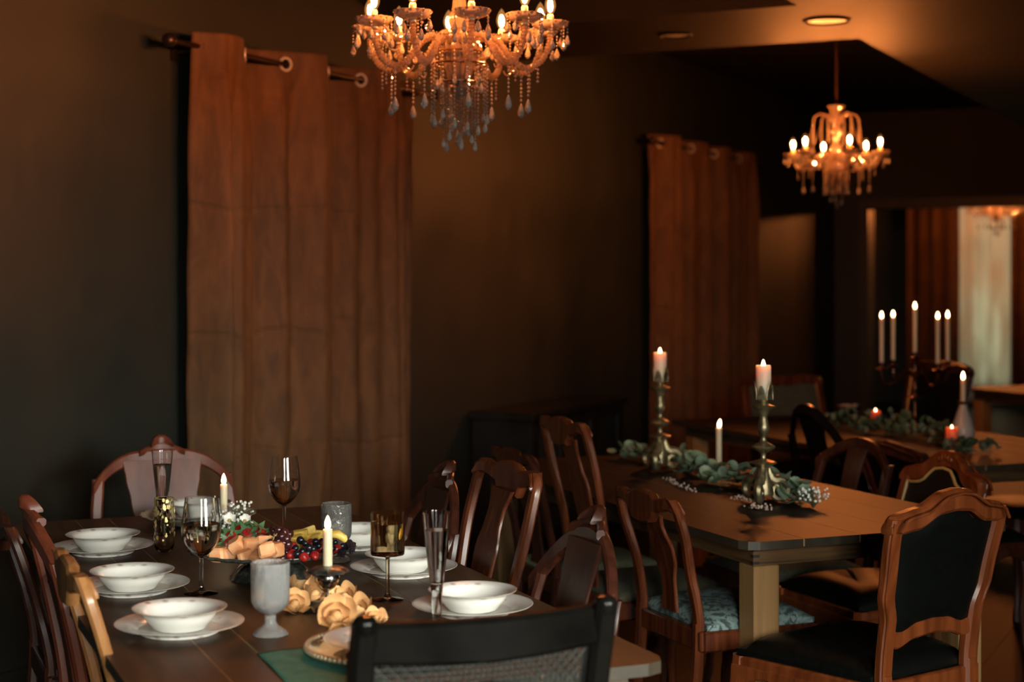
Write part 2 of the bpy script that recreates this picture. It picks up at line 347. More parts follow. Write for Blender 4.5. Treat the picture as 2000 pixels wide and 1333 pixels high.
# ------------------------------------------------------------------ the room
def prism(mb, poly, z0, z1):
    n = len(poly); vs = [(x, y, z0) for x, y in poly]+[(x, y, z1) for x, y in poly]
    return mb.add(vs, [tuple(range(n-1, -1, -1)), tuple(range(n, 2*n))]+[(i, (i+1) % n, n+(i+1) % n, n+i) for i in range(n)])
def rbuild(mb, name, mat, parent=None, smooth=False, **k):      # built in room coordinates: x = n, y = s
    o = mb.build(name, mat, parent, smooth=smooth, **k)
    if parent is None: o.rotation_euler = (0, 0, ROOM_RZ)
    return o
S0, S1, ZS, ZC = REAR_S, 15.2, 2.70, 3.05
def wall_s(name, n0, n1, s0, s1, z1, holes):                   # wall running along s, holes (s0, s1, z0, z1)
    mb = MB(); c = s0
    for h0, h1, z0, z_1 in holes:
        mb.box(n0, n1, c, h0, 0, z1); mb.box(n0, n1, h0, h1, 0, z0) if z0 > 0 else None; mb.box(n0, n1, h0, h1, z_1, z1); c = h1
    mb.box(n0, n1, c, s1, 0, z1)
    return struct(rbuild(mb, name, 'wall'))
def wall_n(name, s0, s1, n0, n1, z1, holes):
    mb = MB(); c = n0
    for h0, h1, z0, z_1 in holes:
        mb.box(c, h0, s0, s1, 0, z1); mb.box(h0, h1, s0, s1, 0, z0) if z0 > 0 else None; mb.box(h0, h1, s0, s1, z_1, z1); c = h1
    mb.box(c, n1, s0, s1, 0, z1)
    return struct(rbuild(mb, name, 'wall'))
WIN = [(5.35, 6.85, .35, 2.15), (10.45, 12.05, .35, 2.15)]
wall_s('wall_left', WALL_N-.25, WALL_N, S0-.25, S1+.25, 3.2, WIN)
OP0, OP1, OPZ = -3.67, -1.45, 2.14
wall_n('wall_back', S1, S1+.22, WALL_N, NRT, 3.2, [(OP0, OP1, 0, OPZ)])
wall_n('wall_rear', S0-.25, S0, WALL_N, NRT, 3.2, [(RW0, RW1, RWZ0, RWZ1)])
wall_s('wall_right', NRT, NRT+.25, S0-.25, S1+.25, 3.2, [(QW0, QW1, QWZ0, QWZ1)])
fl = struct(rbuild(MB().box(-5.4, NRT+.2, S0-.2, 19.5, -.06, -.006), 'floor', 'dark'))
pm = MB().box(-.099, .099, S0-.2, 19.4, -.006, 0).mesh('floor_plank', 'floor', False)
for i in range(45): put('floor_plank', pm, fl, (-5.2+.2*i, 0, .0001*(i % 3)))
cb = MB()
cb.box(-2.0, NRT+.25, S0-.25, S1+.22, ZS, 3.25)
cb.box(WALL_N-.25, -2.0, 6.97, 8.07, ZS, 3.25)
cb.box(WALL_N-.25, -2.0, S0-.25, 6.97, ZC, 3.25); cb.box(WALL_N-.25, -2.0, 8.07, S1+.22, ZC, 3.25)
struct(rbuild(cb, 'ceiling', 'ceiling'))
struct(rbuild(MB().box(WALL_N, WALL_N+.018, S0, S1, 0, .14), 'baseboard_left', 'trim'))
struct(rbuild(MB().box(WALL_N, OP0-.09, S1-.018, S1, 0, .14).box(OP1+.09, NRT, S1-.018, S1, 0, .14), 'baseboard_back', 'trim'))
tb = MB().box(OP0-.09, OP0, S1-.025, S1, 0, OPZ+.09).box(OP1, OP1+.09, S1-.025, S1, 0, OPZ+.09).box(OP0, OP1, S1-.025, S1, OPZ, OPZ+.09)
struct(rbuild(tb, 'trim_1', 'trim'))
# the room beyond the opening
wall_s('wall_annex_left', -5.45, -5.2, S1+.22, 19.5, 2.8, [])
wall_s('wall_annex_right', .4, .65, S1+.22, 19.5, 2.8, [])
FW0, FW1 = -3.8, -2.55
wall_n('wall_annex_back', 19.3, 19.5, -5.2, .4, 2.8, [(FW0, FW1, .2, 2.45)])
struct(rbuild(MB().box(-5.45, .65, S1+.22, 19.5, 2.7, 2.85), 'ceiling_annex', 'ceiling'))
def window(name, along, u0, u1, z0, z1, f0, f1, pane, mull=1, panemat='daypane'):
    # along 's' or 'n': frame bars in the wall thickness f0..f1, panes behind
    root = MB()
    B = (lambda mb, a, b, c, d: mb.box(f0, f1, a, b, c, d)) if along == 's' else (lambda mb, a, b, c, d: mb.box(a, b, f0, f1, c, d))
    w = .05
    B(root, u0, u0+w, z0, z1); B(root, u1-w, u1, z0, z1); B(root, u0+w, u1-w, z0, z0+w); B(root, u0+w, u1-w, z1-w, z1)
    o = struct(rbuild(root, name, 'trim'))
    us = [lerp(u0+w, u1-w, i/(mull+1)) for i in range(mull+2)]
    zm = (z0+z1)/2
    for u in us[1:-1]: B(m1 := MB(), u-.015, u+.015, z0+w, z1-w); m1.build('mullion', 'trim', o, smooth=False)
    B(m1 := MB(), u0+w, u1-w, zm-.015, zm+.015); m1.build('glazing_bar', 'trim', o, smooth=False)
    if pane is not None:
        for a, b_ in zip(us, us[1:]):
            for c, d in ((z0+w, zm), (zm, z1-w)):
                q = MB()
                if along == 's': q.box(pane, pane+.004, a, b_, c, d)
                else: q.box(a, b_, pane, pane+.004, c, d)
                q.build('pane', panemat, o, smooth=False)
    return o
window('window_1', 's', *WIN[0], WALL_N-.14, WALL_N-.08, WALL_N-.115)
window('window_2', 's', *WIN[1], WALL_N-.14, WALL_N-.08, WALL_N-.115)
window('window_3', 'n', RW0, RW1, RWZ0, RWZ1, S0-.1, S0-.04, None, 1)
window('window_5', 's', QW0, QW1, QWZ0, QWZ1, NRT+.04, NRT+.10, None, 2)
window('window_4', 'n', FW0, FW1, .2, 2.45, 19.36, 19.42, 19.44, 1, 'screenlit')

# recessed lights in the beam, switched off
def downlight(n, s, r, label):
    t = thing('recessed_light', label, 'ceiling light', room(n, s, ZS), ROOM_RZ)
    pr = [(r*1.12, -.0005), (r*1.14, -.006), (r*.98, -.012), (r*.94, -.004)]
    MB().lathe([(r*.94, .0), (r*1.14, 0), (r*1.14, -.006), (r*1.0, -.012), (r*.94, -.004), (r*.94, 0)], 32).build('trim_ring', 'ceiling', t)
    MB().lathe([(0, -.010), (r*.6, -.009), (r*.94, -.004)], 32).build('lens', 'lens', t)
downlight(-1.99, 7.42, .100, 'round recessed ceiling light above the smaller distant chandelier, unlit')
downlight(-2.78, 7.53, .075, 'small dim recessed light in the dark beam left of the orange glow')

# ------------------------------------------------------------------ curtains
ROD_D, ROD_Z = .13, 2.40
def s_of(x): r = (x-1000)/FPX; return (.4392*r+.8984)*3.85/(.4392-.8984*r)
def rod(s0, s1, label):
    t = thing('curtain_rod', label, 'curtain rod', room(WALL_N+ROD_D, s0, ROD_Z), ROOM_RZ)
    L_ = s1-s0
    MB().tube([(0, 0, 0), (0, L_, 0)], .011, 12).build('pole', 'iron', t)
    for y, sg in ((0, -1), (L_, 1)):
        pr = sm([(0, -.030), (.020, -.022), (.029, 0), (.020, .022), (.012, .029), (.012, .045)], 3)
        mb = MB().lathe(pr, 18); mt = Matrix.Translation((0, y+sg*.03, 0)) @ Matrix.Rotation(sg*PI/2, 4, 'X')
        mb.v = [tuple(mt @ Vector(q)) for q in mb.v]; mb.build('finial', 'iron', t)
    for y in (.16, L_-.16):
        MB().box(-ROD_D, -ROD_D+.012, y-.02, y+.02, -.05, .05).box(-ROD_D+.01, .0, y-.006, y+.006, -.022, -.010).tube([(0, y, -.02), (.018, y, -.012), (.018, y, .012)], .005, 6).build('bracket', 'iron', t)
    return t
rod(4.975, 7.0, 'dark bronze curtain rod with ball finials above the nearer, larger window curtains')
rod(10.06, 12.5, 'dark curtain rod carrying the distant curtains behind the candlesticks')
def panel(s0, s1, ref, lam, label, mat='velvet', amp=.086, z0=.04, ztop=.055, left=None, right=None, seed=1, rod_d=ROD_D, rod_z=ROD_Z, rings=True, axis='s', wall=WALL_N, backlit=None, creases=(), cat='curtain', group=None):
    rnd = random.Random(seed)
    ph = [rnd.uniform(0, 6) for _ in range(6)]
    left = left or (lambda t: 0); right = right or (lambda t: 0)
    H = rod_z+ztop-z0
    def surf(u, z):
        t = (rod_z+ztop-z)/H                       # 0 at the top, 1 at the hem
        a = s0+left(t); b = s1+right(t); s = lerp(a, b, u); sr = lerp(s0, s1, u)
        x = 2*PI*(sr-ref)/lam
        q_ = min(1, .15+t*6)
        w = math.sin(x+.25*t*math.sin(ph[0]+2*sr))+q_*(.42*math.sin(2.55*x+ph[1])+.20*math.sin(4.7*x+ph[2]))
        d = rod_d+amp*(1+.12*t*math.sin(sr*5+ph[2]))*w
        d += .010*t*math.sin(9*sr+ph[3]+2*t)+.004*math.sin(23*sr+3*z+ph[4])*min(1, t*6)
        d += .0025*math.sin(14*z+9*sr+ph[5])*min(1, t*8)
        for c_, dp, wd_ in creases: d -= .6*dp*math.exp(-((sr-c_)/wd_)**2)*min(1, .2+t*5)
        d = max(d, .012)
        return Vector((wall+d, s, z)) if axis == 's' else Vector((s, wall-d, z))
    rr = []
    if rings:
        k0 = math.ceil((s0+.03-ref)/(lam/2)); k = k0
        while ref+k*lam/2 < s1-.025: rr.append((ref+k*lam/2-s0)/(s1-s0)); k += 1
    nu = max(24, int((s1-s0)/.011)); zs = [rod_z+ztop-i*.0105 for i in range(12)]
    zl = zs[-1]; zs += [lerp(zl, z0, (j/34)) for j in range(1, 35)]
    mb = MB(); vs = [surf(i/nu, z) for z in zs for i in range(nu+1)]; fs = []
    cen = [surf(u, rod_z) for u in rr]
    for j in range(len(zs)-1):
        for i in range(nu):
            f = (j*(nu+1)+i, j*(nu+1)+i+1, (j+1)*(nu+1)+i+1, (j+1)*(nu+1)+i)
            c = sum((vs[q] for q in f), Vector())/4
            if j < 12 and any((c-q).length < .0225 for q in cen): continue
            fs.append(f)
    mb.add(vs, fs)
    o = mb.mesh('curtain', mat, True, 180)
    c = put('curtain', o); c.rotation_euler = (0, 0, ROOM_RZ); tag(c, label, cat, group)
    sm_ = c.modifiers.new('thick', 'SOLIDIFY'); sm_.thickness = .004; sm_.offset = 0
    for u in rr:
        p = surf(u, rod_z); tu = (surf(u+.004, rod_z)-surf(u-.004, rod_z)).normalized(); nn = tu.cross(Vector((0, 0, 1))).normalized()
        pts = [p+tu*.0265*math.cos(q*PI/10)+Vector((0, 0, 1))*.0265*math.sin(q*PI/10) for q in range(20)]
        secs = []
        for q, pt in enumerate(pts):
            rd = (pt-p).normalized(); secs.append([pt+rd*x_+nn*y_ for x_, y_ in ((.006, 0), (.0045, .005), (-.0045, .005), (-.006, 0), (-.0045, -.005), (.0045, -.005))])
        MB().loft(secs, False, True).build('grommet', 'steel', c)
    if backlit:  # added strip along the edge, coloured as if lit from behind
        mb = MB(); zz = [lerp(backlit[0], backlit[1], j/24) for j in range(25)]
        for sg in (1, -1):
            vs = []
            for j, z in enumerate(zz):
                w_ = backlit[2]*math.sin(PI*min(1, (j+.5)/25*1.0))**.5
                for k in range(4): p = surf(.004+w_*k/3, z); vs.append((p.x+.0045+sg*.0008, p.y, p.z))
            mb.add(vs, [(j*4+k, j*4+k+1, (j+1)*4+k+1, (j+1)*4+k)[::sg] for j in range(24) for k in range(3)])
        mb.build('backlit_edge', 'backlit', c, label='curtain edge lit from behind')
    return c
panel(5.10, 5.942, 5.725, .615, 'brown velvet curtain panel under the ball finial, left of the daylight slit', seed=3,
      creases=[(s_of(x), k, w) for x, k, w in ((424, .06, .016), (449, .07, .018), (508, .03, .016))], right=lambda t: -.45*max(0, t-.66), left=lambda t: .02*t)
panel(5.946, 6.91, 5.725, .615, 'brown velvet curtain panel right of the daylight slit, behind the large chandelier', creases=[(s_of(x), k, w) for x, k, w in ((660, .05, .016), (750, .06, .016), (781, .07, .018))], seed=8, backlit=(1.46, .80, .026),
      left=lambda t: .015*t, right=lambda t: -.03*t)
panel(10.12, 11.19, 10.22, .55, 'distant dark brown curtain panel behind the left pillar candle', seed=5, amp=.075, creases=[(10.33, .09, .03), (10.62, .08, .03), (10.9, .09, .03)])
panel(11.192, 12.38, 10.22, .55, 'distant dark brown curtain panel behind the right pillar candle', seed=6, amp=.075, creases=[(11.45, .09, .03), (11.72, .08, .03), (12.0, .09, .03), (12.2, .08, .03)])
# curtains of the annex window
panel(-4.12, -3.54, -4.0, .16, 'narrow striped-looking brown curtain seen through the far opening, left of white drapery', seed=9, amp=.045, rings=False, axis='n', wall=19.3, rod_z=2.6, rod_d=.35)
panel(-3.56, -2.93, -3.3, .30, 'white sheer drapery glowing with daylight beyond the far opening', 'sheer', seed=10, amp=.02, rings=False, axis='n', wall=19.3, rod_z=2.6, rod_d=.22)
panel(-2.95, -2.3, -2.8, .2, 'dark curtain at the right picture edge beyond the white sheer drapery', seed=11, amp=.045, rings=False, axis='n', wall=19.3, rod_z=2.6, rod_d=.35)

# ------------------------------------------------------------------ tables
def chamfer_rect(x0, x1, y0, y1, c=(0, 0, 0, 0)):               # corner cuts: x0y0, x1y0, x1y1, x0y1
    P = []
    for (x, y, sx, sy), k in zip(((x0, y0, 1, 1), (x1, y0, -1, 1), (x1, y1, -1, -1), (x0, y1, 1, -1)), c):
        if k <= 0: P.append((x, y)); continue
        q = [(x, y+sy*k), (x+sx*k*.3, y+sy*k*.3), (x+sx*k, y)]
        P += q if sx*sy > 0 else q[::-1]
    return P
def table(label, a0, a1, p0, p1, cuts, wood='table', edge='edge', th=.024, cc=.05, ah=.058, legw=.085, seam=.0022):
    ac, pc = (a0+a1)/2, (p0+p1)/2; t = thing('dining_table', label, 'table', tab(ac, pc), TH)
    hl, hw = (a1-a0)/2, (p1-p0)/2
    xs = [-hw]+[c-hw for c in cuts]+[hw]
    for i, (x0, x1) in enumerate(zip(xs, xs[1:])):
        f, l = i == 0, i == len(xs)-2
        g0 = 0 if f else seam; g1 = 0 if l else seam
        poly = chamfer_rect(x0+g0, x1-g1, -hl, hl, (cc if f else 0, cc if l else 0, cc if l else 0, cc if f else 0))
        mb = MB(); prism(mb, poly, .75-th, .75); o = mb.build('top_board', wood, t, smooth=False)
        o.data.materials.append(M[edge])
        for pl in o.data.polygons:
            if abs(pl.normal.z) < .5: pl.material_index = 1
        if not l and seam: MB().box(x1-seam, x1+seam, -hl, hl, .75-th+.002, .7494).build('seam_strip', 'seam', t, smooth=False)
    ix, iy, z1, z0 = hw-.075, hl-.075, .75-th, .75-th-ah
    for s_ in (-1, 1):
        MB().bbox(s_*ix-.012, s_*ix+.012, -iy-.010, iy+.010, z0, z1, .002).build('apron', 'apron', t, smooth=False)
        MB().bbox(-ix-.014, ix+.014, s_*iy-.012, s_*iy+.012, z0, z1, .002).build('apron', 'apron', t, smooth=False)
        for q_ in (-1, 1):
            lx, ly = s_*(ix-.008-legw/2+.02), q_*(iy-.008-legw/2+.02)
            MB().bbox(lx-legw/2, lx+legw/2, ly-legw/2, ly+legw/2, 0, z0, .003).build('leg', 'leg', t, smooth=False)
            for k in range(3):
                zz = z0+ah*(k*2+.6)/6
                MB().box(s_*(ix+.0145)-.0012, s_*(ix+.0145)+.0012, q_*(iy+.006)-.007, q_*(iy+.006)+.007, zz, zz+ah/7).box(s_*(ix+.004)-.009, s_*(ix+.004)+.009, q_*(iy+.0125)-.001, q_*(iy+.0125)+.001, zz, zz+ah/7).build('finger_joint', 'dark', t, smooth=False)
    return t
T1 = (2.776, 5.10, .487, 1.495); T2 = (3.93, 6.08, 2.355, 3.285); T3 = (5.18, 7.45, 4.0, 5.08)
table('dark plank dining table set with fruit, china and goblets', *T1, (.184, .283, .508, .733, .829))
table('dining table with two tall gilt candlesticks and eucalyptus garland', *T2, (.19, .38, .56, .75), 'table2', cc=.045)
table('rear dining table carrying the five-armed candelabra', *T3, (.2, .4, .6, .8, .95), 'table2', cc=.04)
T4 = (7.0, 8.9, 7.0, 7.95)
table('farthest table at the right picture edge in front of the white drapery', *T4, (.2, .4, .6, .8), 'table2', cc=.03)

# ------------------------------------------------------------------ low black cabinet by the wall
t = thing('sideboard', 'low black sideboard with glass doors against the wall between the curtains', 'sideboard', room(WALL_N+.21, 8.27), ROOM_RZ)
for bx_, nm in (((-.19, .19, -.66, .66, .74, .78), 'top'), ((-.18, .17, -.64, -.61, 0, .74), 'side_panel'), ((-.18, .17, .61, .64, 0, .74), 'side_panel'), ((-.18, -.16, -.61, .61, 0, .74), 'back_panel'), ((-.16, .17, -.61, .61, .06, .09), 'shelf'), ((-.16, .12, -.61, .61, .40, .415), 'shelf')):
    MB().bbox(*bx_, .004).build(nm, 'cabinet', t, smooth=False)
for k in range(3):
    y0, y1 = -.61+.407*k+.004, -.61+.407*(k+1)-.004
    d_ = MB().box(.155, .175, y0, y0+.05, .09, .735).box(.155, .175, y1-.05, y1, .09, .735).box(.155, .175, y0+.05, y1-.05, .09, .14).box(.155, .175, y0+.05, y1-.05, .685, .735).build('door', 'cabinet', t, smooth=False)
    MB().box(.163, .167, y0+.05, y1-.05, .14, .685).build('pane', 'paneglass', d_, smooth=False)
    MB().ball((.184, y1-.025 if k < 2 else y0+.025, .42), .012).build('knob', 'iron', d_)

# ------------------------------------------------------------------ chairs (local: x across, y to the front, z up)
class Chair:
    def __init__(s, label, pos, front, H=.97, SH=.46, W=.46, D=.42, BW=.40, rake=.11, wood='mahog', group=None):
        s.H, s.SH, s.W, s.D, s.BW, s.rake, s.wood = H, SH, W, D, BW, rake, wood
        f = Vector(front).normalized(); f.z = 0
        # pos: where the middle of the top rail stands
        root = Vector((pos[0], pos[1], 0))+f*(D/2+rake)
        s.t = thing('dining_chair', label, 'chair', root, face(f), group)
    def by(s, z):
        if z >= s.SH: return -s.D/2-s.rake*((z-s.SH)/(s.H-s.SH))**1.35
        return -s.D/2-.07*((s.SH-z)/s.SH)**2
    def b(s, mb, name, mat=None, parent=None, **k): return mb.build(name, mat or s.wood, parent or s.t, **k)
    def stile(s, xf, z0=0, z1=None, hx=.017, hy=.013, n=16, name='stile'):
        z1 = z1 or s.H
        for sg in (-1, 1):
            secs = []
            for i in range(n+1):
                z = lerp(z0, z1, i/n)
                k = hx(z) if callable(hx) else hx
                secs.append(csec((sg*xf(z), s.by(z), z), (1, 0, 0), (0, 1, 0), k, hy))
            s.b(MB().loft(secs), name)
    def crest(s, lo, up, hw, n=20, hy=.014, name='crest_rail', bow=.02, dy=0, mat=None):
        secs = []
        for i in range(n+1):
            u = lerp(-1, 1, i/n); l, h = lo(abs(u)), up(abs(u)); zc = (l+h)/2
            secs.append(csec((u*hw, s.by(zc)-bow*(1-u*u)+bow*.3+dy, zc), (0, 0, 1), (0, -1, 0), max((h-l)/2, .004), hy, .22))
        return s.b(MB().loft(secs), name, mat)
    def splat(s, wf, z0, z1, n=18, hy=.006, dy=0, name='splat', bow=0):
        secs = []
        for i in range(n+1):
            z = lerp(z0, z1, i/n); secs.append(csec((0, s.by(z)+dy-bow*math.sin(PI*i/n), z), (1, 0, 0), (0, 1, 0), wf((z-z0)/(z1-z0)), hy))
        return s.b(MB().loft(secs), name)
    def seat(s, mat, rise=.035, rail=.06, rolled=False, frame=True):
        W2, B2, D2, z = s.W/2, s.BW/2+.008, s.D/2, s.SH
        def top(u, v):
            x = lerp(-1, 1, u)*lerp(B2, W2, v); y = lerp(-D2+.012, D2, v)
            e = (1-abs(2*u-1)**4)*(1-abs(2*v-1)**4)
            return (x*(.985), y, z-.004+rise*e**.6)
        mb = MB().grid(top, 14, 14)
        mb.add([(-B2*.985, -D2+.012, z-.02), (B2*.985, -D2+.012, z-.02), (W2*.985, D2, z-.02), (-W2*.985, D2, z-.02)], [(3, 2, 1, 0)])
        g = 15; o = len(mb.v)-4
        for row, a, b_ in (([i for i in range(g)], 0, 1), ([i*g+g-1 for i in range(g)], 1, 2), ([g*g-1-i for i in range(g)], 2, 3), ([g*(g-1)-i*g for i in range(g)], 3, 0)):
            mb.f.append(tuple(row[::-1])+(o+a, o+b_))
        s.b(mb, 'seat', mat, angle=60)
        if not frame: return
        for sg in (-1, 1):
            a, c = Vector((sg*B2, -D2, 0)), Vector((sg*W2, D2, 0)); d = (c-a).normalized(); q = Vector((-d.y, d.x, 0))
            s.b(MB().loft([csec(a+Vector((0, 0, z-.02-rail/2)), q, (0, 0, 1), .012, rail/2), csec(c+Vector((0, 0, z-.02-rail/2)), q, (0, 0, 1), .012, rail/2)]), 'side_rail')
        for y, w in ((-D2, B2), (D2, W2)):
            s.b(MB().bbox(-w, w, y-.012, y+.012, z-.02-rail, z-.02, .004), 'seat_rail')
    def front_legs(s, kind='cabriole', w=.021):
        W2, D2, z1 = s.W/2-.018, s.D/2-.012, s.SH-.02
        off = tabfn([(0, .022), (.12, .006), (.35, -.004), (.7, .012), (1, .0)]); wid = tabfn([(0, .9), (.06, .95), (.16, .62), (.45, .72), (.78, 1.25), (1, 1.15)])
        for sg in (-1, 1):
            secs = []
            for i in range(15):
                t_ = i/14
                o_, k = (off(t_), wid(t_)) if kind == 'cabriole' else (0, lerp(.75, 1.05, t_))
                secs.append(csec((sg*(W2+o_*.7), D2+o_*.7, t_*z1), (1, 0, 0), (0, 1, 0), w*k, w*k, .3))
            s.b(MB().loft(secs), 'leg')
    def rear_legs(s, xf=None, w=.018):
        xf = xf or (lambda z: s.BW/2-.012)
        for sg in (-1, 1):
            secs = [csec((sg*xf(z), s.by(z), z), (1, 0, 0), (0, 1, 0), w, w*.9) for z in [s.SH*i/10 for i in range(11)]]
            s.b(MB().loft(secs), 'leg')
    def place(s, dx, dy, drz=0): pass

def queen(label, pos, front, seat='seat_olive', group=None, yoke=.05, **k):      # curved stiles, yoke crest, vase splat
    c = Chair(label, pos, front, group=group, **k); H, SH, B2 = c.H, c.SH, c.BW/2
    xf = tabfn([(0, B2-.02), (SH, B2-.022), (lerp(SH, H, .35), B2-.028), (lerp(SH, H, .72), B2-.008), (H-.05, B2-.012), (H-.012, B2-.035)])
    c.rear_legs(xf)
    c.stile(xf, SH-.01, H-.012, hx=lambda z: .0165+.003*(z < SH+.1), n=18)
    up = tabfn([(0, H), (.25, H-.004), (.45, H-.020), (.75, H-.010), (.92, H-.016), (1, H-.045)])
    lo = tabfn([(0, H-.10), (.28, H-.095), (.42, H-.062), (.8, H-.048), (1, H-.055)])
    c.crest(lo, up, B2-.006)
    wf = tabfn([(0, .050), (.10, .042), (.30, .040), (.55, .066), (.68, .070), (.80, .052), (.90, .050), (1, .070)])
    c.splat(wf, SH+.005, H-.075, dy=.002, bow=-.012)
    c.seat(seat); c.front_legs(); return c
def arched(label, pos, front, seat='seat_olive', group=None, drop=.15, flat=.0, crown=True, splat=.075, **k):   # round arch with carved crown
    c = Chair(label, pos, front, group=group, **k); H, SH, B2 = c.H, c.SH, c.BW/2
    top = H-.045 if crown else H
    xf = tabfn([(0, B2-.015), (SH, B2-.012), (lerp(SH, H, .5), B2+.004), (top-drop, B2-.004), (H, B2-.03)])
    c.rear_legs(xf); c.stile(xf, SH-.01, top-drop+.012, hx=.019, hy=.014)
    p = 2.1+flat
    up = lambda u: top-drop*u**p; lo = lambda u: top-.046-(drop-.0)*u**p+.004*u
    c.crest(lo, up, B2+.012, n=28)
    if crown:
        c.crest(lambda u: top-.012-drop*(u*.30)**2, lambda u: top+.022-.024*u**1.4, .075, n=14, hy=.011, name='crown_scroll')
        c.crest(lambda u: top+.010, lambda u: top+.010+.035*math.sqrt(max(0, 1-u*u))+.001, .036, n=14, hy=.015, name='crown_medallion')
    wf = tabfn([(0, splat*.62), (.3, splat*.66), (.7, splat*1.0), (.86, splat*1.12), (1, splat*1.2)])
    c.splat(wf, SH+.005, top-.035, dy=.001)
    c.seat(seat); c.front_legs(); return c
def framed(label, pos, front, seat='leather', back='leather', group=None, piping=None, hump=.05, zb=.10, lower=True, flare=.02, carve=False, **k):   # upholstered panel in a shaped frame
    c = Chair(label, pos, front, group=group, **k); H, SH, B2 = c.H, c.SH, c.BW/2
    top = H-hump
    xf = tabfn([(0, B2-.012), (SH-.05, B2-.03), (SH+.14, B2-.028), (lerp(SH, H, .45), B2-.006), (top-.03, B2+flare-.012), (H, B2+flare-.018)])
    c.rear_legs(xf, .022)
    c.stile(xf, SH-.04, top-.012, hx=.0235, hy=.017, n=22)
    # a raised bead along each stile
    for sg in (-1, 1):
        zz = [lerp(SH-.02, top-.02, i/20) for i in range(21)]
        c.b(MB().tube([(sg*(xf(z)+.017), c.by(z)-.0165, z) for z in zz], .0045, 6), 'stile_bead')
    up = tabfn([(0, H), (.16, H-.004), (.62, top+.012), (.82, top+.004), (.95, top-.004), (1, top-.03)])
    lo = tabfn([(0, H-.060), (.2, H-.064), (.62, top-.046), (.85, top-.052), (1, top-.05)])
    c.crest(lo, up, B2+flare+.012, n=30, hy=.018, bow=.012)
    c.b(MB().tube([(lerp(-1, 1, i/24)*(B2+flare), c.by(H)-.012-.018*(1-lerp(-1, 1, i/24)**2), up(abs(lerp(-1, 1, i/24)))-.012) for i in range(25)], .0045, 6), 'crest_bead')
    if carve:
        for q in range(5):
            c.b(MB().ball(((q-2)*.016, c.by(H-.02)+.014, H-.022-abs(q-2)*.004), .010, 8, 5, (.7, .8, 1.2)), 'carving')
    z0 = SH+zb
    up2 = tabfn([(0, z0+.05), (.35, z0+.046), (.75, z0+.026), (1, z0+.036)]); lo2 = tabfn([(0, z0+.006), (.4, z0), (.8, z0-.020), (1, z0-.012)])
    if lower: c.crest(lo2, up2, B2-.03, n=20, hy=.013, name='lower_rail', bow=.0)
    nu, nv = 16, 14
    def pan(sgn):
        def fn(u, v):
            U = lerp(-1, 1, u); zt = lo(abs(U))+.006; zz = lerp(up2(abs(U))-.006 if lower else SH+.02, zt, v)
            x = U*(xf(zz)-.014); e = (1-abs(U)**5)*(1-abs(2*v-1)**5)
            return (x, c.by(zz)+sgn*(.006+.010*max(e, 0)**.5), zz)
        return fn
    mb = MB().grid(pan(1), nu, nv); n1 = len(mb.v); mb.grid(pan(-1), nu, nv)
    mb.f = [f if max(f) < n1 else f[::-1] for f in mb.f]
    c.b(mb, 'back_panel', back, angle=70)
    if piping:
        f = pan(1); pts = [f(0, v/10) for v in range(10)]+[f(u/16, 1) for u in range(17)]+[f(1, 1-v/10) for v in range(1, 11)]
        c.b(MB().tube([(x*.985, y+.008, z-.004) for x, y, z in pts], .0055, 6), 'piping', piping)
    c.seat(seat, rise=.05, rail=.05)
    # serpentine apron under the seat rail
    for y, w in ((c.D/2+.012, c.W/2),):
        mb = MB(); secs = []
        for i in range(21):
            u = lerp(-1, 1, i/20); d = .028+.018*math.cos(u*PI*2)*(1 if abs(u) < .75 else .3)
            secs.append(csec((u*(w-.01), y, c.SH-.05-d/2), (0, 0, 1), (0, 1, 0), d/2+.01, .010))
        c.b(mb.loft(secs), 'apron')
    for sg in (-1, 1):
        secs = []
        for i in range(21):
            v = i/20; d = .022+.016*math.cos((v*2-1)*PI*2)
            secs.append(csec((sg*lerp(B2+.012, c.W/2+.010, v), lerp(-c.D/2, c.D/2, v), c.SH-.055-d/2), (0, 0, 1), (1, 0, 0), d/2+.012, .010))
        c.b(MB().loft(secs), 'apron')
    c.front_legs(w=.026); return c

# nearer table, right side (they face -TPD), left side (they face TPD), two heads
R_ = -TPD; L_ = TPD
arched('dark arched chair with carved crown, farthest on the right of the set table', tab(4.47, 1.66), R_, H=.955, wood='mahog_d', BW=.41)
queen('mahogany chair with broad vase splat between the two arched chairs', tab(3.96, 1.65), R_, H=1.01, BW=.42)
arched('arched mahogany chair with carved crown nearest on the right side of the set table', tab(3.46, 1.66), R_, H=.955, wood='mahog_d', BW=.42)
queen('dark red chair at the left picture edge, lowest and farthest of the left side', tab(4.62, .41), L_, H=.85, wood='mahog_d', BW=.42)
arched('rosy brown chair with dark pointed top, middle of the left side of the set table', tab(4.02, .42), L_, H=.975, wood='worn', BW=.42, drop=.10)
queen('brightly lit mahogany chair nearest the camera on the left side of the set table', tab(3.47, .44), L_, H=.915, wood='mahog_lit', BW=.42)
arched('rosy wide-arched chair with crown at the far head of the set table', tab(5.46, 1.0), -TA, H=.965, wood='worn', BW=.435, W=.48, drop=.10, flat=1.2, splat=.11)

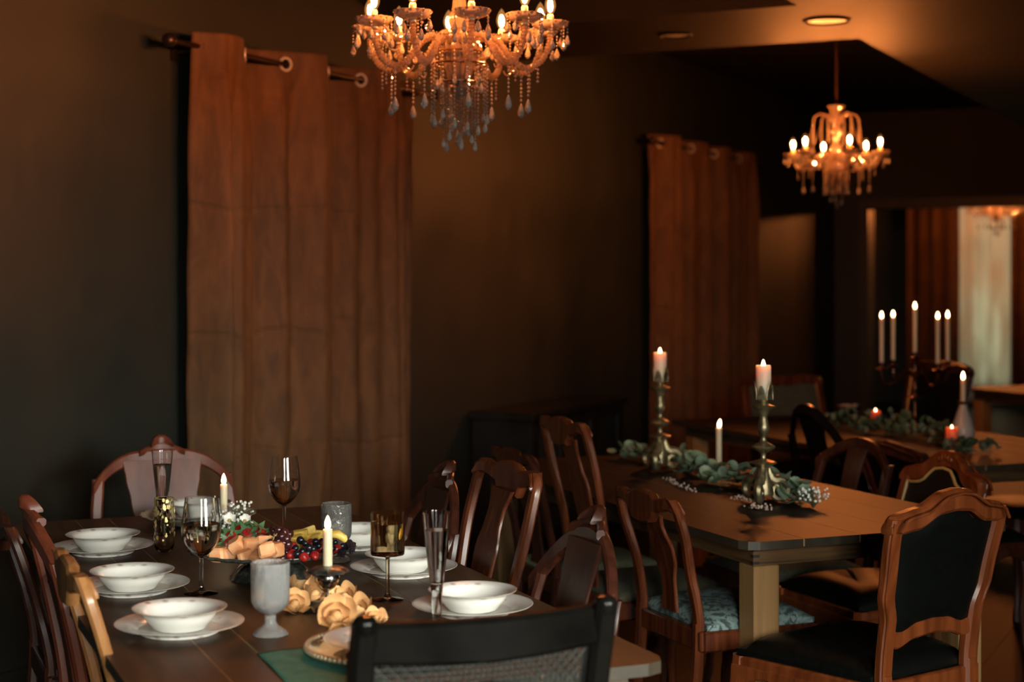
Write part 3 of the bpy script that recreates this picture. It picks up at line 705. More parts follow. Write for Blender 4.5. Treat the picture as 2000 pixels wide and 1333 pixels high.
# the black cane chair in the foreground
c = Chair('black cane-back chair in the foreground with carved shell medallion', tab(2.52, 1.01), TA, H=.935, SH=.45, W=.50, D=.42, BW=.46, rake=.10, wood='black')
H, SH, B2 = c.H, c.SH, c.BW/2
xf = lambda z: B2-.012
c.rear_legs(xf, .021)
c.stile(xf, SH-.01, H, hx=.021, hy=.018, n=14)
for sg in (-1, 1):
    c.b(MB().lathe(sm([(0, .012), (.014, .010), (.021, 0), (.019, -.012), (.016, -.02)], 3), 14, (sg*xf(H), c.by(H), H)), 'post_cap')
c.crest(lambda u: H-.082+.008*u, lambda u: H-.006, B2-.018, n=24, hy=.016, bow=.035)
c.crest(lambda u: SH+.07, lambda u: SH+.115, B2-.018, n=16, hy=.012, bow=.02, name='lower_rail')
zc0, zc1 = SH+.113, H-.078
mb = MB(); bowf = lambda u: -.030*(1-u*u)+.009
hw = B2-.03; st = .0105
for i in range(int(2*hw/st)+1):
    x = -hw+i*st; u = x/hw
    mb.loft([csec((x, c.by(z)+bowf(u), z), (1, 0, 0), (0, 1, 0), .0019, .0012) for z in [lerp(zc0, zc1, k/8) for k in range(9)]])
for j in range(int((zc1-zc0)/st)+1):
    z = zc0+j*st
    mb.loft([csec((u*hw, c.by(z)+bowf(u)+.0016, z), (0, 0, 1), (0, 1, 0), .0019, .0012) for u in [lerp(-1, 1, k/14) for k in range(15)]])
for j in range(-int((zc1-zc0)/(st*2)), int(2*hw/(st*2))+1):
    for sg in (1, -1):
        pts = []
        for k in range(9):
            z = lerp(zc0, zc1, k/8); x = -hw+j*st*2+(z-zc0); x = x if sg > 0 else -x
            if abs(x) <= hw: pts.append(csec((x, c.by(z)+bowf(x/hw)-.0016, z), (1, 0, 0), (0, 1, 0), .0016, .001))
        if len(pts) > 1: mb.loft(pts)
c.b(mb, 'cane_weave', 'rattan', smooth=False, kind='stuff')
for sg in (-1, 1): c.b(MB().loft([csec((sg*hw, c.by(z)+.009, z), (1, 0, 0), (0, 1, 0), .007, .006) for z in (zc0, (zc0+zc1)/2, zc1)]), 'cane_border', 'rattan')
mz = H-.150
med = c.b(MB().tube([(.052*math.cos(q*PI/12), c.by(mz)-.035, mz-.012+.036*math.sin(q*PI/12)) for q in range(24)], .008, 8, True), 'medallion', 'black')
for q in range(7):
    an = PI*(1.12+.76*q/6); e = Vector((.044*math.cos(an), 0, .034*math.sin(an)))
    o_ = Vector((0, c.by(mz)-.036, mz+.012)); c.b(MB().tube([o_, o_+e*.5+Vector((0, -.010, 0)), o_+e], [.003, .009, .006], 8), 'shell_rib', 'black', med)
c.b(MB().lathe([(0, -.004), (.040, 0), (.044, .006), (0, .010)], 20, (0, 0, 0)), 'medallion_disc', 'black', med)
d_ = med.children[-1]; d_.rotation_euler = (PI/2, 0, 0); d_.location = (0, c.by(mz)-.030, mz-.012); d_.scale = (1.15, .8, 1)
c.seat('leather'); c.front_legs('straight')

# second table
queen('low mahogany chair with blue damask seat at the near left of the candlestick table', tab(4.30, 2.22), L_, seat='seat_blue', H=.865, SH=.49, BW=.40, D=.37, W=.44, rake=.09)
queen('tall slender mahogany chair standing high behind the arched chair, left of the candlestick table', tab(4.89, 2.22), L_, seat='seat_olive', H=1.035, BW=.36, W=.42, wood='mahog')
queen('dark chair half hidden behind the vase-splat chair, by the far left of the candlestick table', tab(5.34, 2.22), L_, seat='seat_pale', H=.885, BW=.38, W=.42, wood='mahog_d')
arched('open round-arched chair behind the candlestick table, left of the gold-piped chair', tab(5.02, 3.50), R_, H=.90, wood='mahog_d', crown=False, drop=.09, BW=.42, splat=.05)
framed('black upholstered chair with gold piping and carved crest behind the candlestick table', tab(4.50, 3.50), R_, H=.905, BW=.40, wood='cherry', piping='piping', hump=.07, carve=True, lower=False, flare=.0)
framed('large cherry-framed black leather chair seen from behind at the right', tab(3.46, 2.70), (-.6, .8, 0), H=.945, SH=.46, BW=.405, W=.50, D=.46, rake=.09, wood='cherry', zb=.085, hump=.055)
# rear table
framed('dark upholstered chair with red top rail between the arched and the gold-piped chair', tab(5.36, 3.86), L_, H=.845, BW=.38, W=.42, wood='mahog_d', lower=False, hump=.03)
arched('black silhouetted arched chair in front of the wide upholstered chair', tab(5.88, 3.82), L_, H=.955, wood='black', BW=.38, W=.42, seat='leather', crown=False, drop=.16)
framed('wide square-backed upholstered chair at the far head of the candelabra table', tab(7.75, 4.86), -TA, H=.945, BW=.50, W=.54, wood='mahog', back='seat_olive', seat='seat_olive', hump=.006, flare=.0)
framed('tall dark chair right behind the candelabra, left of the white drapery', tab(6.78, 5.22), R_, H=1.07, BW=.44, wood='mahog_d', hump=.02, lower=False)
arched('low dark arched chair at the right picture edge behind the candelabra table', tab(5.85, 5.26), R_, H=.87, wood='mahog_d', BW=.42, seat='leather', crown=False)

# ------------------------------------------------------------------ chandeliers
BULB = MB().lathe(sm([(.006, -.030), (.0125, -.018), (.0175, -.002), (.0150, .016), (.0075, .032), (0, .042)], 3), 14).mesh('bulb_glass', 'bulb')
FIL = MB().ball((0, 0, 0), .0085, 6, 5, (1, 1, 2.4)).mesh('filament', 'filament')
SLEEVE = MB().lathe([(0, -.055), (.0105, -.055), (.0105, -.004), (.008, 0), (0, 0)], 14).mesh('candle_sleeve', 'wax')
def bobeche_mesh(r):
    mb = MB().lathe(sm([(0, .004), (r*.35, .004), (r*.8, .010), (r, .022), (r*1.02, .020), (r*.84, .004), (r*.4, -.004), (0, -.006)], 2), 24, flute=(8, .04))
    return mb.mesh('bobeche', 'crystal')
def beadring_mesh(r, n, b):
    mb = MB()
    for k in range(n): mb.gem((r*math.cos(2*PI*k/n), r*math.sin(2*PI*k/n), .019), b, b)
    return mb.mesh('bead_edging', 'crystal', False)
def strand_mesh(ln, b=.0055, step=.0125):
    mb = MB(); k = 0
    while k*step < ln: mb.gem((0, 0, -k*step), b*(1 if k % 3 else 1.25), b*1.05); k += 1
    return mb.mesh('bead_strand', 'crystal', False)
def drop_mesh(s=1.0, ch=3):
    mb = MB()
    for k in range(ch): mb.gem((0, 0, -.010*s*k), .0038*s, .0045*s)
    z0 = -.010*s*ch
    prof = [(0, z0+.003*s), (.004*s, z0-.004*s), (.0095*s, z0-.022*s), (.0075*s, z0-.030*s), (0, z0-.037*s)]
    return mb.lathe(prof, 8).mesh('crystal_drop', 'drop', False)
DROPS = [drop_mesh(1.0, 3), drop_mesh(1.0, 5), drop_mesh(.9, 2), drop_mesh(1.25, 7)]
STR = {}
def strand(ln, b=.0055):
    key = (round(ln, 2), b)
    if key not in STR: STR[key] = strand_mesh(key[0], b)
    return STR[key]
def swag_mesh(p0, p1, sag, n):
    mb = MB(); p0, p1 = Vector(p0), Vector(p1)
    for k in range(n+1):
        t_ = k/n; p = p0.lerp(p1, t_); p.z -= sag*4*t_*(1-t_); mb.gem(p, .0052, .0055)
    return mb.mesh('bead_swag', 'crystal', False)
def chandelier(label, loc, nz, narm, ang0, R, zb, arm, bob, hub, colm, rings, drops, zbul, seed, upper=None, chain_r=.004, swags=True, ztop=3.05):
    rnd = random.Random(seed)
    t = thing('chandelier', label, 'chandelier', (loc[0], loc[1], nz), 0)
    o = lambda z: z-nz
    MB().lathe([(r, o(z)) for r, z in sm(colm, 4)], 20).build('column', 'crystal_rope', t)
    MB().lathe([(r, o(z)) for r, z in sm(hub, 4)], 32, flute=(16, .05)).build('bowl', 'crystal_rope', t)
    ztc = max(z for _, z in colm)
    mb = MB(); k = 0; z = ztc
    while z < ztop-.03:
        rot = (k % 2)*PI/2
        mb.tube([(.007*math.cos(q*PI/5)*math.cos(rot), .007*math.cos(q*PI/5)*math.sin(rot), o(z)+.013*math.sin(q*PI/5)+.012) for q in range(10)], .0022, 5, True); z += .021; k += 1
    mb.build('chain', 'copper', t)
    MB().lathe([(0, o(ztop)-.001), (.05, o(ztop)-.001), (.05, o(ztop)-.012), (.02, o(ztop)-.035), (0, o(ztop)-.038)], 20).build('ceiling_rose', 'copper', t)
    bm = bobeche_mesh(bob); br = beadring_mesh(bob*.98, 16, .006)
    P = smoothp(arm, 5)
    PA = smoothp(arm, 11); amb = MB().tube([(r, 0, o(z)) for r, z in PA], [.0118 if q % 2 else .0085 for q in range(len(PA))], 8, twist=.2)
    am = amb.mesh('arm', 'crystal_rope', True, 30)
    tips = []
    for k in range(narm):
        an = ang0+2*PI*k/narm; cx_, cy_ = R*math.cos(an), R*math.sin(an); zt = arm[-1][1]
        put('arm', am, t, rot=(0, 0, an))
        b_ = put('bobeche', bm, t, (cx_, cy_, o(zt)), rot=(0, 0, an)); put('bead_edging', br, b_)
        s_ = put('candle_sleeve', SLEEVE, t, (cx_, cy_, o(zt)+.046))
        put('bulb', BULB, s_, (0, 0, .028)); put('filament', FIL, s_, (0, 0, .028))
        tips.append((cx_, cy_, o(zt)))
        for q in range(drops):
            a2 = an+2*PI*(q+.3)/drops
            put('crystal_drop', DROPS[rnd.randrange(3)], t, (cx_+bob*.96*math.cos(a2), cy_+bob*.96*math.sin(a2), o(zt)+.012))
        lo = min(P, key=lambda w: w[1]); rl = lo[0]
        put('crystal_drop', DROPS[3], t, (rl*math.cos(an), rl*math.sin(an), o(lo[1])-.012))
        put('bead_strand', strand(.05+.02*rnd.random()), t, ((rl+.03)*math.cos(an), (rl+.03)*math.sin(an), o(lo[1])-.006))
        hk = MB().tube([((rl-.05+.013*math.cos(w*PI/7))*math.cos(an), (rl-.05+.013*math.cos(w*PI/7))*math.sin(an), o(lo[1])+.004+.014*math.sin(w*PI/7)) for w in range(7, 15)], .003, 5)
        hk.build('hook', 'crystal_rope', t)
    if swags:
        for k in range(narm):
            a_, b_ = tips[k], tips[(k+1) % narm]
            e = 1-bob/R*.6
            put('bead_swag', swag_mesh((a_[0]*e, a_[1]*e, a_[2]+.006), (b_[0]*e, b_[1]*e, b_[2]+.006), .05, 14), t)
    for (rr, z, n, ln, var, b) in rings:
        if rr > .02:
            mb = MB().tube([(rr*math.cos(q*PI/12), rr*math.sin(q*PI/12), o(z)) for q in range(24)], .0035, 6, True)
            for w in range(3): mb.tube([(0, 0, o(z)+.01), (rr*math.cos(w*2.09), rr*math.sin(w*2.09), o(z))], .003, 5)
            mb.build('ring', 'copper', t)
        for k in range(n):
            an = 2*PI*(k+.2)/n; l_ = round(ln+var*(rnd.random()-.5), 2)
            put('bead_strand', strand(l_, b), t, (rr*math.cos(an), rr*math.sin(an), o(z)-.006))
            put('crystal_drop', DROPS[2], t, (rr*math.cos(an), rr*math.sin(an), o(z)-.010-l_))
    MB().lathe([(r, z) for r, z in sm([(0, -.0), (.006, .003), (.013, .014), (.0145, .022), (.010, .032), (.003, .042), (0, .05)], 3)], 10).build('pendant_ball', 'crystal', t, smooth=False)
    put('bead_strand', strand(.10, .0055), t, (0, 0, .145))
    if upper:
        zc, ru, nu_ = upper
        MB().lathe([(r, o(z)) for r, z in sm([(.012, zc-.03), (.03, zc-.01), (.045, zc+.015), (.040, zc+.018), (.012, zc)], 3)], 20, flute=(8, .08)).build('crown', 'crystal_rope', t)
        put('bead_edging', beadring_mesh(.046, 12, .006), t, (0, 0, o(zc)-.005))
        for k in range(nu_):
            an = ang0+.4+2*PI*k/nu_
            pts = smoothp([(.015, zc-.10), (.04, zc-.05), (ru*.65, zc-.028), (ru*.92, zc-.045), (ru, zc-.075)], 4)
            MB().tube([(r*math.cos(an), r*math.sin(an), o(z)) for r, z in pts], .0055, 6).build('upper_arm', 'crystal_rope', t)
            put('bead_strand', strand(.12, .007), t, (ru*math.cos(an), ru*math.sin(an), o(zc)-.08))
            put('bead_swag', swag_mesh((ru*math.cos(an), ru*math.sin(an), o(zc)-.075), (R*.8*math.cos(an+.3), R*.8*math.sin(an+.3), o(arm[-1][1])+.01), .03, 14), t)
    return t
c1 = room(-2.39, 4.51)
chandelier('large bright crystal chandelier with ten amber bulbs at the top centre', c1, 1.905, 10, math.radians(-81), .29, 0,
    [(.03, 2.20), (.075, 2.255), (.12, 2.245), (.165, 2.19), (.21, 2.155), (.26, 2.175), (.287, 2.23), (.29, 2.275)], .056,
    [(.012, 2.10), (.030, 2.12), (.046, 2.165), (.058, 2.215), (.052, 2.245), (.030, 2.262)],
    [(.010, 2.06), (.028, 2.098), (.010, 2.105), (.010, 2.25), (.022, 2.27), (.034, 2.30), (.036, 2.325), (.024, 2.345), (.022, 2.40), (.040, 2.44), (.016, 2.47), (.014, 2.60), (.045, 2.66), (.012, 2.70)],
    [(.088, 2.17, 14, .145, .05, .0055), (.05, 2.115, 8, .135, .06, .0052), (.07, 2.21, 10, .06, .04, .005)], 8, 2.345, 4, swags=True)
ch2 = chandelier('smaller distant crystal chandelier with six lit bulbs hanging on a thin chain', room(-2.38, 9.08), 1.905, 6, math.radians(-84.3), .25, 0,
    [(.03, 2.16), (.07, 2.20), (.11, 2.185), (.15, 2.14), (.19, 2.115), (.225, 2.13), (.247, 2.165), (.25, 2.185)], .05,
    [(.010, 2.05), (.030, 2.07), (.042, 2.11), (.040, 2.14), (.020, 2.16)],
    [(.010, 2.06), (.012, 2.16), (.030, 2.20), (.034, 2.23), (.016, 2.26), (.020, 2.30), (.032, 2.33), (.014, 2.37), (.016, 2.42), (.012, 2.46)],
    [(.07, 2.10, 12, .07, .05, .0055), (.035, 2.06, 6, .09, .04, .0055)], 6, 2.26, 7, upper=(2.455, .13, 6))
ch3 = copy_tree(ch2); ch3.location = room(-2.86, 17.4, 1.93); tag(ch3, 'hanging crystals of a chandelier cut off by the top of the far opening', 'chandelier')

# ------------------------------------------------------------------ candles
FLAME = MB().lathe(sm([(0, 0), (.0042, .003), (.0066, .010), (.0052, .019), (.0020, .027), (0, .030)], 2), 8).mesh('flame', 'flame')
def flame(parent, z, s=1.0, tilt=0):
    MB().tube([(0, 0, z-.002), (.0004, 0, z+.006)], .0009, 5).build('wick', 'wick', parent)
    put('flame', FLAME, parent, (0, 0, z+.003), scale=(s, s, s), rot=(0, tilt, 0))
def candle(label, loc, r, h, mat='wax', fs=1.0, group=None, tilt=0, cat='candle', concave=.003):
    o = MB().lathe([(0, 0), (r*.97, 0), (r, .002), (r, h-.004), (r*.93, h), (r*.6, h-concave), (0, h-concave*1.4)], 20).build('candle', mat, None, loc)
    tag(o, label, cat, group); flame(o, h-concave*1.4, fs, tilt); return o
def thing_at(name, label, cat, loc, rz=0, group=None): return thing(name, label, cat, loc, rz, group)
TZ = .7505

# set table: silver candlestick with short candle
L0 = spot(640, 1188, TZ)
t = thing('candlestick', 'short tarnished silver candlestick among the dried roses', 'candlestick', L0)
MB().lathe(sm([(0, .0), (.058, 0), (.060, .004), (.050, .011), (.032, .018), (.012, .026), (.007, .031)], 3), 28, flute=(7, .07)).build('foot', 'pewter', t)
MB().lathe(sm([(.006, .029), (.010, .033), (.006, .038), (.016, .046), (.026, .060), (.027, .072), (.021, .084), (.012, .090), (0, .090)], 3), 24).build('vase_stem', 'silver', t)
MB().lathe(sm([(0, .089), (.012, .090), (.036, .086), (.046, .081), (.047, .084), (.034, .092), (.014, .096), (0, .094)], 3), 28, flute=(9, .08)).build('drip_pan', 'pewter', t)
candle('short lit ivory candle in the silver candlestick in front', L0+Vector((0, 0, .0955)), .0108, .082, fs=1.1)
# second candle behind the wine glass, in a glass holder dressed with blossom
L1 = spot(437, 1058, TZ)
t = thing('candle_holder', 'clear pressed glass candle holder behind the front wine glass', 'candle holder', L1)
MB().lathe(sm([(0, 0), (.034, 0), (.036, .004), (.014, .012), (.010, .03), (.022, .045), (.026, .062), (.020, .064), (.011, .055), (0, .052)], 3), 20, flute=(8, .05)).build('body', 'ripple', t)
candle('short lit ivory candle beside baby\'s breath at the back of the set table', L1+Vector((0, 0, .056)), .0105, .105, fs=1.1)

# ------------------------------------------------------------------ china
def plate_mesh(r):
    return MB().lathe(sm([(0, .004), (r*.58, .004), (r*.66, .008), (r*.80, .016), (r, .021), (r*1.0, .0225), (r*.80, .0185), (r*.67, .0105), (r*.60, .0075), (0, .007)], 3)[::-1], 48).mesh('plate', 'china')
def foot(r): return MB().tube([(r*math.cos(q*PI/16), r*math.sin(q*PI/16), .002) for q in range(32)], .0022, 6, True).mesh('foot_ring', 'china')
def rimline(r, z): return MB().tube([(r*math.cos(q*PI/32), r*math.sin(q*PI/32), z) for q in range(64)], .0011, 5, True).mesh('gilt_rim', 'rimgold')
PLATE, PFOOT, PRIM = plate_mesh(.132), foot(.080), rimline(.1315, .0218)
bp = sm([(0, .004), (.052, .004), (.060, .008), (.072, .022), (.080, .036), (.097, .043), (.0975, .0445), (.081, .0395), (.073, .030), (.060, .0105), (.04, .0075), (0, .007)], 3)[::-1]
BOWL, BFOOT, BRIM = MB().lathe(bp, 48).mesh('bowl', 'china'), foot(.052), rimline(.0972, .0438)
def setting(x, y, who, group='soup bowls on dinner plates', dz=0, both=True, pos=None):
    p = pos or spot(x, y, TZ+.0225); p.z = pos.z if pos else TZ
    o = put('dinner_plate', PLATE, None, p); tag(o, 'white dinner plate '+who, 'plate'); put('foot_ring', PFOOT, o); put('gilt_rim', PRIM, o)
    b_ = put('soup_bowl', BOWL, None, p+Vector((0, 0, .0085))); tag(b_, 'white floral-rimmed soup bowl '+who, 'bowl'); put('foot_ring', BFOOT, b_); put('gilt_rim', BRIM, b_)
setting(201, 1064, 'farthest of the three on the left side')
setting(258, 1138, 'middle of the three on the left side')
setting(351, 1214, 'nearest on the left side, closest to the frosted goblet')
setting(700, 1052, 'behind the rippled goblet on the far right side')
setting(789, 1104, 'behind the amber goblet')
setting(923, 1178, 'nearest on the right side, behind the tall flute')
# far head of the table: lace-edged charger with stacked plate and bowl
ph = tab(4.895, 1.01, TZ)
o = MB().lathe(sm([(0, .004), (.11, .004), (.135, .012), (.168, .026), (.170, .029), (.135, .0165), (.11, .0085), (0, .008)], 3)[::-1], 96, flute=(24, .022)).build('charger_plate', 'charger', None, ph)
tag(o, 'scalloped lace-edged gold charger at the far head of the table', 'charger plate')
setting(0, 0, 'stacked on the lace-edged charger at the far head', pos=ph+Vector((0, 0, .0095)))
# near head: napkin, beaded charger, plate
n0 = [spot(503, 1279, TZ), spot(640, 1258, TZ), spot(760, 1330, TZ), spot(585, 1362, TZ)]
def nap(u, v):
    p = n0[0].lerp(n0[1], u).lerp(n0[3].lerp(n0[2], u), v); p.z = .7512+.0022*(1+math.sin(7*u+3*v)*math.sin(5*v+2*u)); return p
mb = MB().grid(nap, 18, 18)
o = mb.build('napkin', 'napkin', None, smooth=True); tag(o, 'folded green linen napkin under the beaded charger', 'napkin')
md = o.modifiers.new('thick', 'SOLIDIFY'); md.thickness = .0035; md.offset = 1
pn = spot(757, 1272, .757)
t = thing('charger_plate', 'dark charger with pearl-beaded rim behind the foreground chair', 'charger plate', pn)
MB().lathe(sm([(0, .003), (.12, .003), (.158, .010), (.160, .013), (.12, .0065), (0, .006)], 3)[::-1], 48).build('dish', 'blackglass', t)
bd = MB().ball((0, 0, 0), .0058, 10, 6).mesh('bead', 'beadring')
for k in range(84): put('bead', bd, t, (.1605*math.cos(2*PI*k/84), .1605*math.sin(2*PI*k/84), .0125))
o = put('dinner_plate', PLATE, None, pn+Vector((0, 0, .0075)), scale=(.94, .94, .94)); tag(o, 'white plate on the beaded charger behind the foreground chair', 'plate'); put('foot_ring', PFOOT, o); put('gilt_rim', PRIM, o)

# ------------------------------------------------------------------ glasses
def liquid(prof_inner, z, gap=.0006):                      # the fill of a glass up to height z, from its inner profile (bottom up)
    out = [(0, prof_inner[0][1]+gap)]
    for r, h in prof_inner:
        if h < z: out.append((max(r-gap, 0), max(h, prof_inner[0][1]+gap)))
    rz = tabfn([(h, r) for r, h in prof_inner])(z)
    return out+[(rz-gap, z), (0, z)]
def glassware(name, label, cat, loc, outer, inner, mat='glass', fill=None, fmat='water', group=None, seg=32, k=4):
    outer = sm(outer, k); inner = sm(inner, k)               # both bottom-up
    t = thing(name, label, cat, loc, group=group)
    MB().lathe(outer+inner[::-1], seg).build('glass_body', mat, t, angle=60)
    if fill: MB().lathe(liquid(inner, fill), seg).build('liquid', fmat, t)
    return t
WO = [(0, 0), (.036, 0), (.0368, .002), (.012, .0075), (.006, .015), (.0048, .03), (.0048, .075), (.006, .086), (.022, .097), (.041, .122), (.0465, .150), (.0435, .185), (.0375, .228)]
WI = [(0, .0925), (.018, .098), (.0385, .122), (.0449, .150), (.0420, .185), (.0363, .228)]
glassware('wine_glass', 'large wine glass half filled, in front of the fruit stand', 'wine glass', spot(393, 1160, TZ), WO, WI, fill=.165, fmat='wine')
glassware('wine_glass', 'wine glass half filled, rising behind the grapes before the curtain', 'wine glass', spot(555, 1046, TZ), WO, WI, fill=.160, fmat='wine')
FO = [(0, 0), (.030, 0), (.0305, .0015), (.010, .006), (.009, .012), (.0105, .03), (.0125, .075), (.016, .10), (.024, .17), (.0305, .243)]
FI = [(0, .088), (.0125, .092), (.0145, .10), (.0225, .17), (.0292, .243)]
glassware('champagne_flute', 'tall clear trumpet flute behind the gold-flecked tumbler', 'flute', spot(317, 1046, TZ), FO, FI, fill=.205)
glassware('champagne_flute', 'tall clear trumpet flute in front of the nearest right soup bowl', 'flute', spot(853, 1222, TZ), FO, FI, fill=.205)
# gold-flecked stemless flute
gl = spot(321, 1079, TZ)
CO = [(0, 0), (.014, .001), (.024, .010), (.0275, .03), (.0270, .08), (.0255, .147)]
CI = [(0, .006), (.012, .007), (.0215, .015), (.0258, .032), (.0254, .08), (.0242, .147)]
t = glassware('stemless_flute', 'round-bottomed glass tumbler flecked with gold leaf, left of the wine glass', 'glass', gl, CO, CI, 'goldglass')
rnd = random.Random(4); rf = tabfn([(z, r) for r, z in CO])
for k in range(110):
    z = .03+.115*rnd.random()**.8; an = rnd.uniform(0, 2*PI); r = rf(z)+.0006; w = rnd.uniform(.003, .0065)
    e1 = Vector((-math.sin(an), math.cos(an), 0)); e2 = Vector((0, 0, 1)); n_ = Vector((math.cos(an), math.sin(an), 0)); c_ = n_*r+e2*z
    pts = [c_+e1*w*math.cos(q)*rnd.uniform(.6, 1)+e2*w*1.2*math.sin(q)*rnd.uniform(.6, 1) for q in (0, 1.2, 2.4, 3.8, 5.0)]
    if k == 0: fm = MB()
    fm.add([p+n_*.0003 for p in pts]+[p-n_*.0002 for p in pts], [(0, 1, 2, 3, 4), (9, 8, 7, 6, 5)]+[(i, i+5, (i+1) % 5+5, (i+1) % 5) for i in range(5)])
fm.build('gold_flecks', 'gold', t, smooth=False, kind='stuff')
MB().tube([(.0256*math.cos(q*PI/16), .0256*math.sin(q*PI/16), .147) for q in range(32)], .0009, 5, True).build('gilt_rim', 'gold', t)
GO = [(0, 0), (.035, 0), (.036, .004), (.030, .010), (.016, .020), (.0125, .030), (.0135, .042), (.028, .052), (.0385, .066), (.0405, .085), (.0405, .152)]
GI = [(0, .050), (.024, .056), (.0350, .069), (.0372, .086), (.0375, .152)]
glassware('goblet', 'milky frosted water goblet in front of the fruit stand', 'goblet', spot(528, 1240, TZ), GO, GI, 'frost', fill=.128)
glassware('goblet', 'rippled grey glass goblet behind the front candle flame', 'goblet', spot(657, 1096, TZ), GO, GI, 'ripple', fill=.120)
AO = [(0, 0), (.034, 0), (.0348, .002), (.012, .0065), (.0056, .014), (.0046, .03), (.0048, .085), (.008, .098), (.034, .104), (.0395, .110), (.0395, .150), (.0398, .202)]
AI = [(0, .1035), (.030, .1065), (.0375, .113), (.0380, .150), (.0384, .202)]
glassware('goblet', 'amber straight-sided ribbed goblet on a thin stem', 'goblet', spot(757, 1172, TZ), AO, AI, 'amber', fill=.178, fmat='water')

# ------------------------------------------------------------------ fruit stand and fruit
fc = spot(532, 1078, .815); fc.z = TZ
t = thing('fruit_stand', 'dark pressed glass footed stand piled with fruit', 'cake stand', fc)
MB().lathe(sm([(0, 0), (.098, 0), (.100, .006), (.080, .030), (.045, .046), (.030, .052), (0, .052)], 3), 32, flute=(10, .03)).build('foot', 'blackglass', t)
MB().lathe(sm([(0, .050), (.05, .052), (.15, .060), (.198, .069), (.205, .076), (.200, .079), (.15, .069), (.05, .062), (0, .061)], 3), 96, flute=(28, .018)).build('dish', 'blackglass', t)
FZ = TZ+.066
def fruit(name, mesh, label, cat, x, y, z, group, rot=None, sc_=None, kids=()):
    p = spot(x, y, z); o = put(name, mesh, None, p, rot=rot, scale=sc_); tag(o, label, cat, group)
    for kn, km, kl, kr in kids: put(kn, km, o, kl, rot=kr)
    return o
rnd = random.Random(11)
def chunk(seed, sx, sy, sz, j, mat):
    r_ = random.Random(seed); mb = MB().bbox(-sx, sx, -sy, sy, -sz, sz, min(sx, sy, sz)*.3)
    mb.v = [(x*(1+j*r_.uniform(-1, 1)), y*(1+j*r_.uniform(-1, 1)), z*(1+j*r_.uniform(-1, 1))) for x, y, z in mb.v]
    return mb.mesh('chunk', mat, True, 30)
MEL = [chunk(k, .0195, .0175, .0165, .10, 'melon') for k in range(4)]
for i, (x, y, z) in enumerate(((427, 1083, .832), (446, 1080, .834), (478, 1086, .833), (507, 1090, .833), (538, 1086, .833), (463, 1066, .855), (488, 1064, .857), (517, 1062, .858), (522, 1076, .858), (536, 1074, .856), (494, 1078, .836))):
    fruit('melon_chunk', MEL[i % 4], 'orange cantaloupe chunk in the pile at the front left of the fruit stand', 'melon', x, y, z, 'cantaloupe chunks', (rnd.uniform(-.5, .5), rnd.uniform(-.5, .5), rnd.uniform(0, 3)))
SB = MB().lathe(sm([(0, -.019), (.007, -.015), (.0135, -.002), (.0145, .006), (.010, .012), (0, .013)], 3), 14).mesh('strawberry', 'berry')
def calyx_mesh():
    mb = MB()
    for k in range(7):
        a = 2*PI*k/7; d = Vector((math.cos(a), math.sin(a), 0)); s_ = Vector((-d.y, d.x, 0)); up_ = Vector((0, 0, 1))
        mb.add([d*.002+up_*.013, d*.014+s_*.0065+up_*.019, d*.029+up_*(.015+.010*(k % 2)), d*.014-s_*.0065+up_*.019, d*.015+up_*.0165], [(0, 1, 2, 3), (4, 1, 0), (4, 0, 3), (4, 3, 2), (4, 2, 1)])
    return mb.tube([(0, 0, .013), (.002, 0, .024)], .0012, 5).mesh('calyx', 'leafgreen', True, 60)
CAL = calyx_mesh()
for (x, y, z, rx, ry) in ((452, 1052, .864, -.5, -.7), (470, 1040, .872, -.3, .2), (484, 1047, .868, .3, .5), (500, 1042, .872, -.4, .4), (512, 1049, .866, .2, .8), (446, 1064, .85, -.9, -.7)):
    fruit('strawberry', SB, 'strawberry with leafy green top at the back left of the fruit stand', 'strawberry', x, y, z, 'whole strawberries', (abs(rx)+.35, ry*.6, rnd.uniform(-.7, .7)), (1.15,)*3, (('calyx', CAL, (0, 0, -.006), (0, 0, 0)),))
GR = MB().ball((0, 0, 0), .0105, 12, 8, (1, 1, 1.15)).mesh('grape', 'grape')
gp = [(x_, y_, z_) for (x_, y_, z_) in ((525, 1083, .832), (540, 1094, .830), (552, 1090, .832), (560, 1080, .834), (548, 1082, .836), (534, 1076, .845), (545, 1070, .852), (557, 1070, .850), (530, 1062, .862), (542, 1058, .868), (553, 1060, .866), (562, 1064, .858), (527, 1050, .872), (538, 1046, .878), (550, 1047, .880), (560, 1052, .872), (533, 1038, .876), (545, 1036, .884), (555, 1040, .880), (566, 1072, .842), (565, 1044, .868), (524, 1070, .846))]
for x, y, z in gp: fruit('grape', GR, 'dark red grape in the heap at the middle of the fruit stand', 'grape', x, y, z, 'dark grapes', (rnd.uniform(-1, 1), rnd.uniform(-1, 1), 0))
gs = MB().tube([(0, 0, 0), (.004, .002, .010), (.010, 0, .016)], .0012, 5).tube([(.002, .001, .006), (-.007, 0, .012)], .001, 5).tube([(.003, .001, .008), (.004, -.006, .016)], .001, 5).mesh('grape_stem', 'piping')
o = put('twig', gs, None, spot(533, 1056, .880)); tag(o, 'small pale grape stem on top of the dark grapes', 'twig')
PIN = [chunk(20+k, .020, .009, .010, .14, 'pine') for k in range(3)]
for i, (x, y, z) in enumerate(((578, 1053, .850), (596, 1049, .852), (614, 1052, .850), (588, 1042, .862), (602, 1038, .866), (619, 1044, .858), (632, 1055, .846), (575, 1062, .840))):
    fruit('pineapple_chunk', PIN[i % 3], 'yellow pineapple piece at the back right of the fruit stand', 'pineapple', x, y, z, 'pineapple pieces', (rnd.uniform(-.4, .4), rnd.uniform(-.4, .4), rnd.uniform(-.8, .8)))
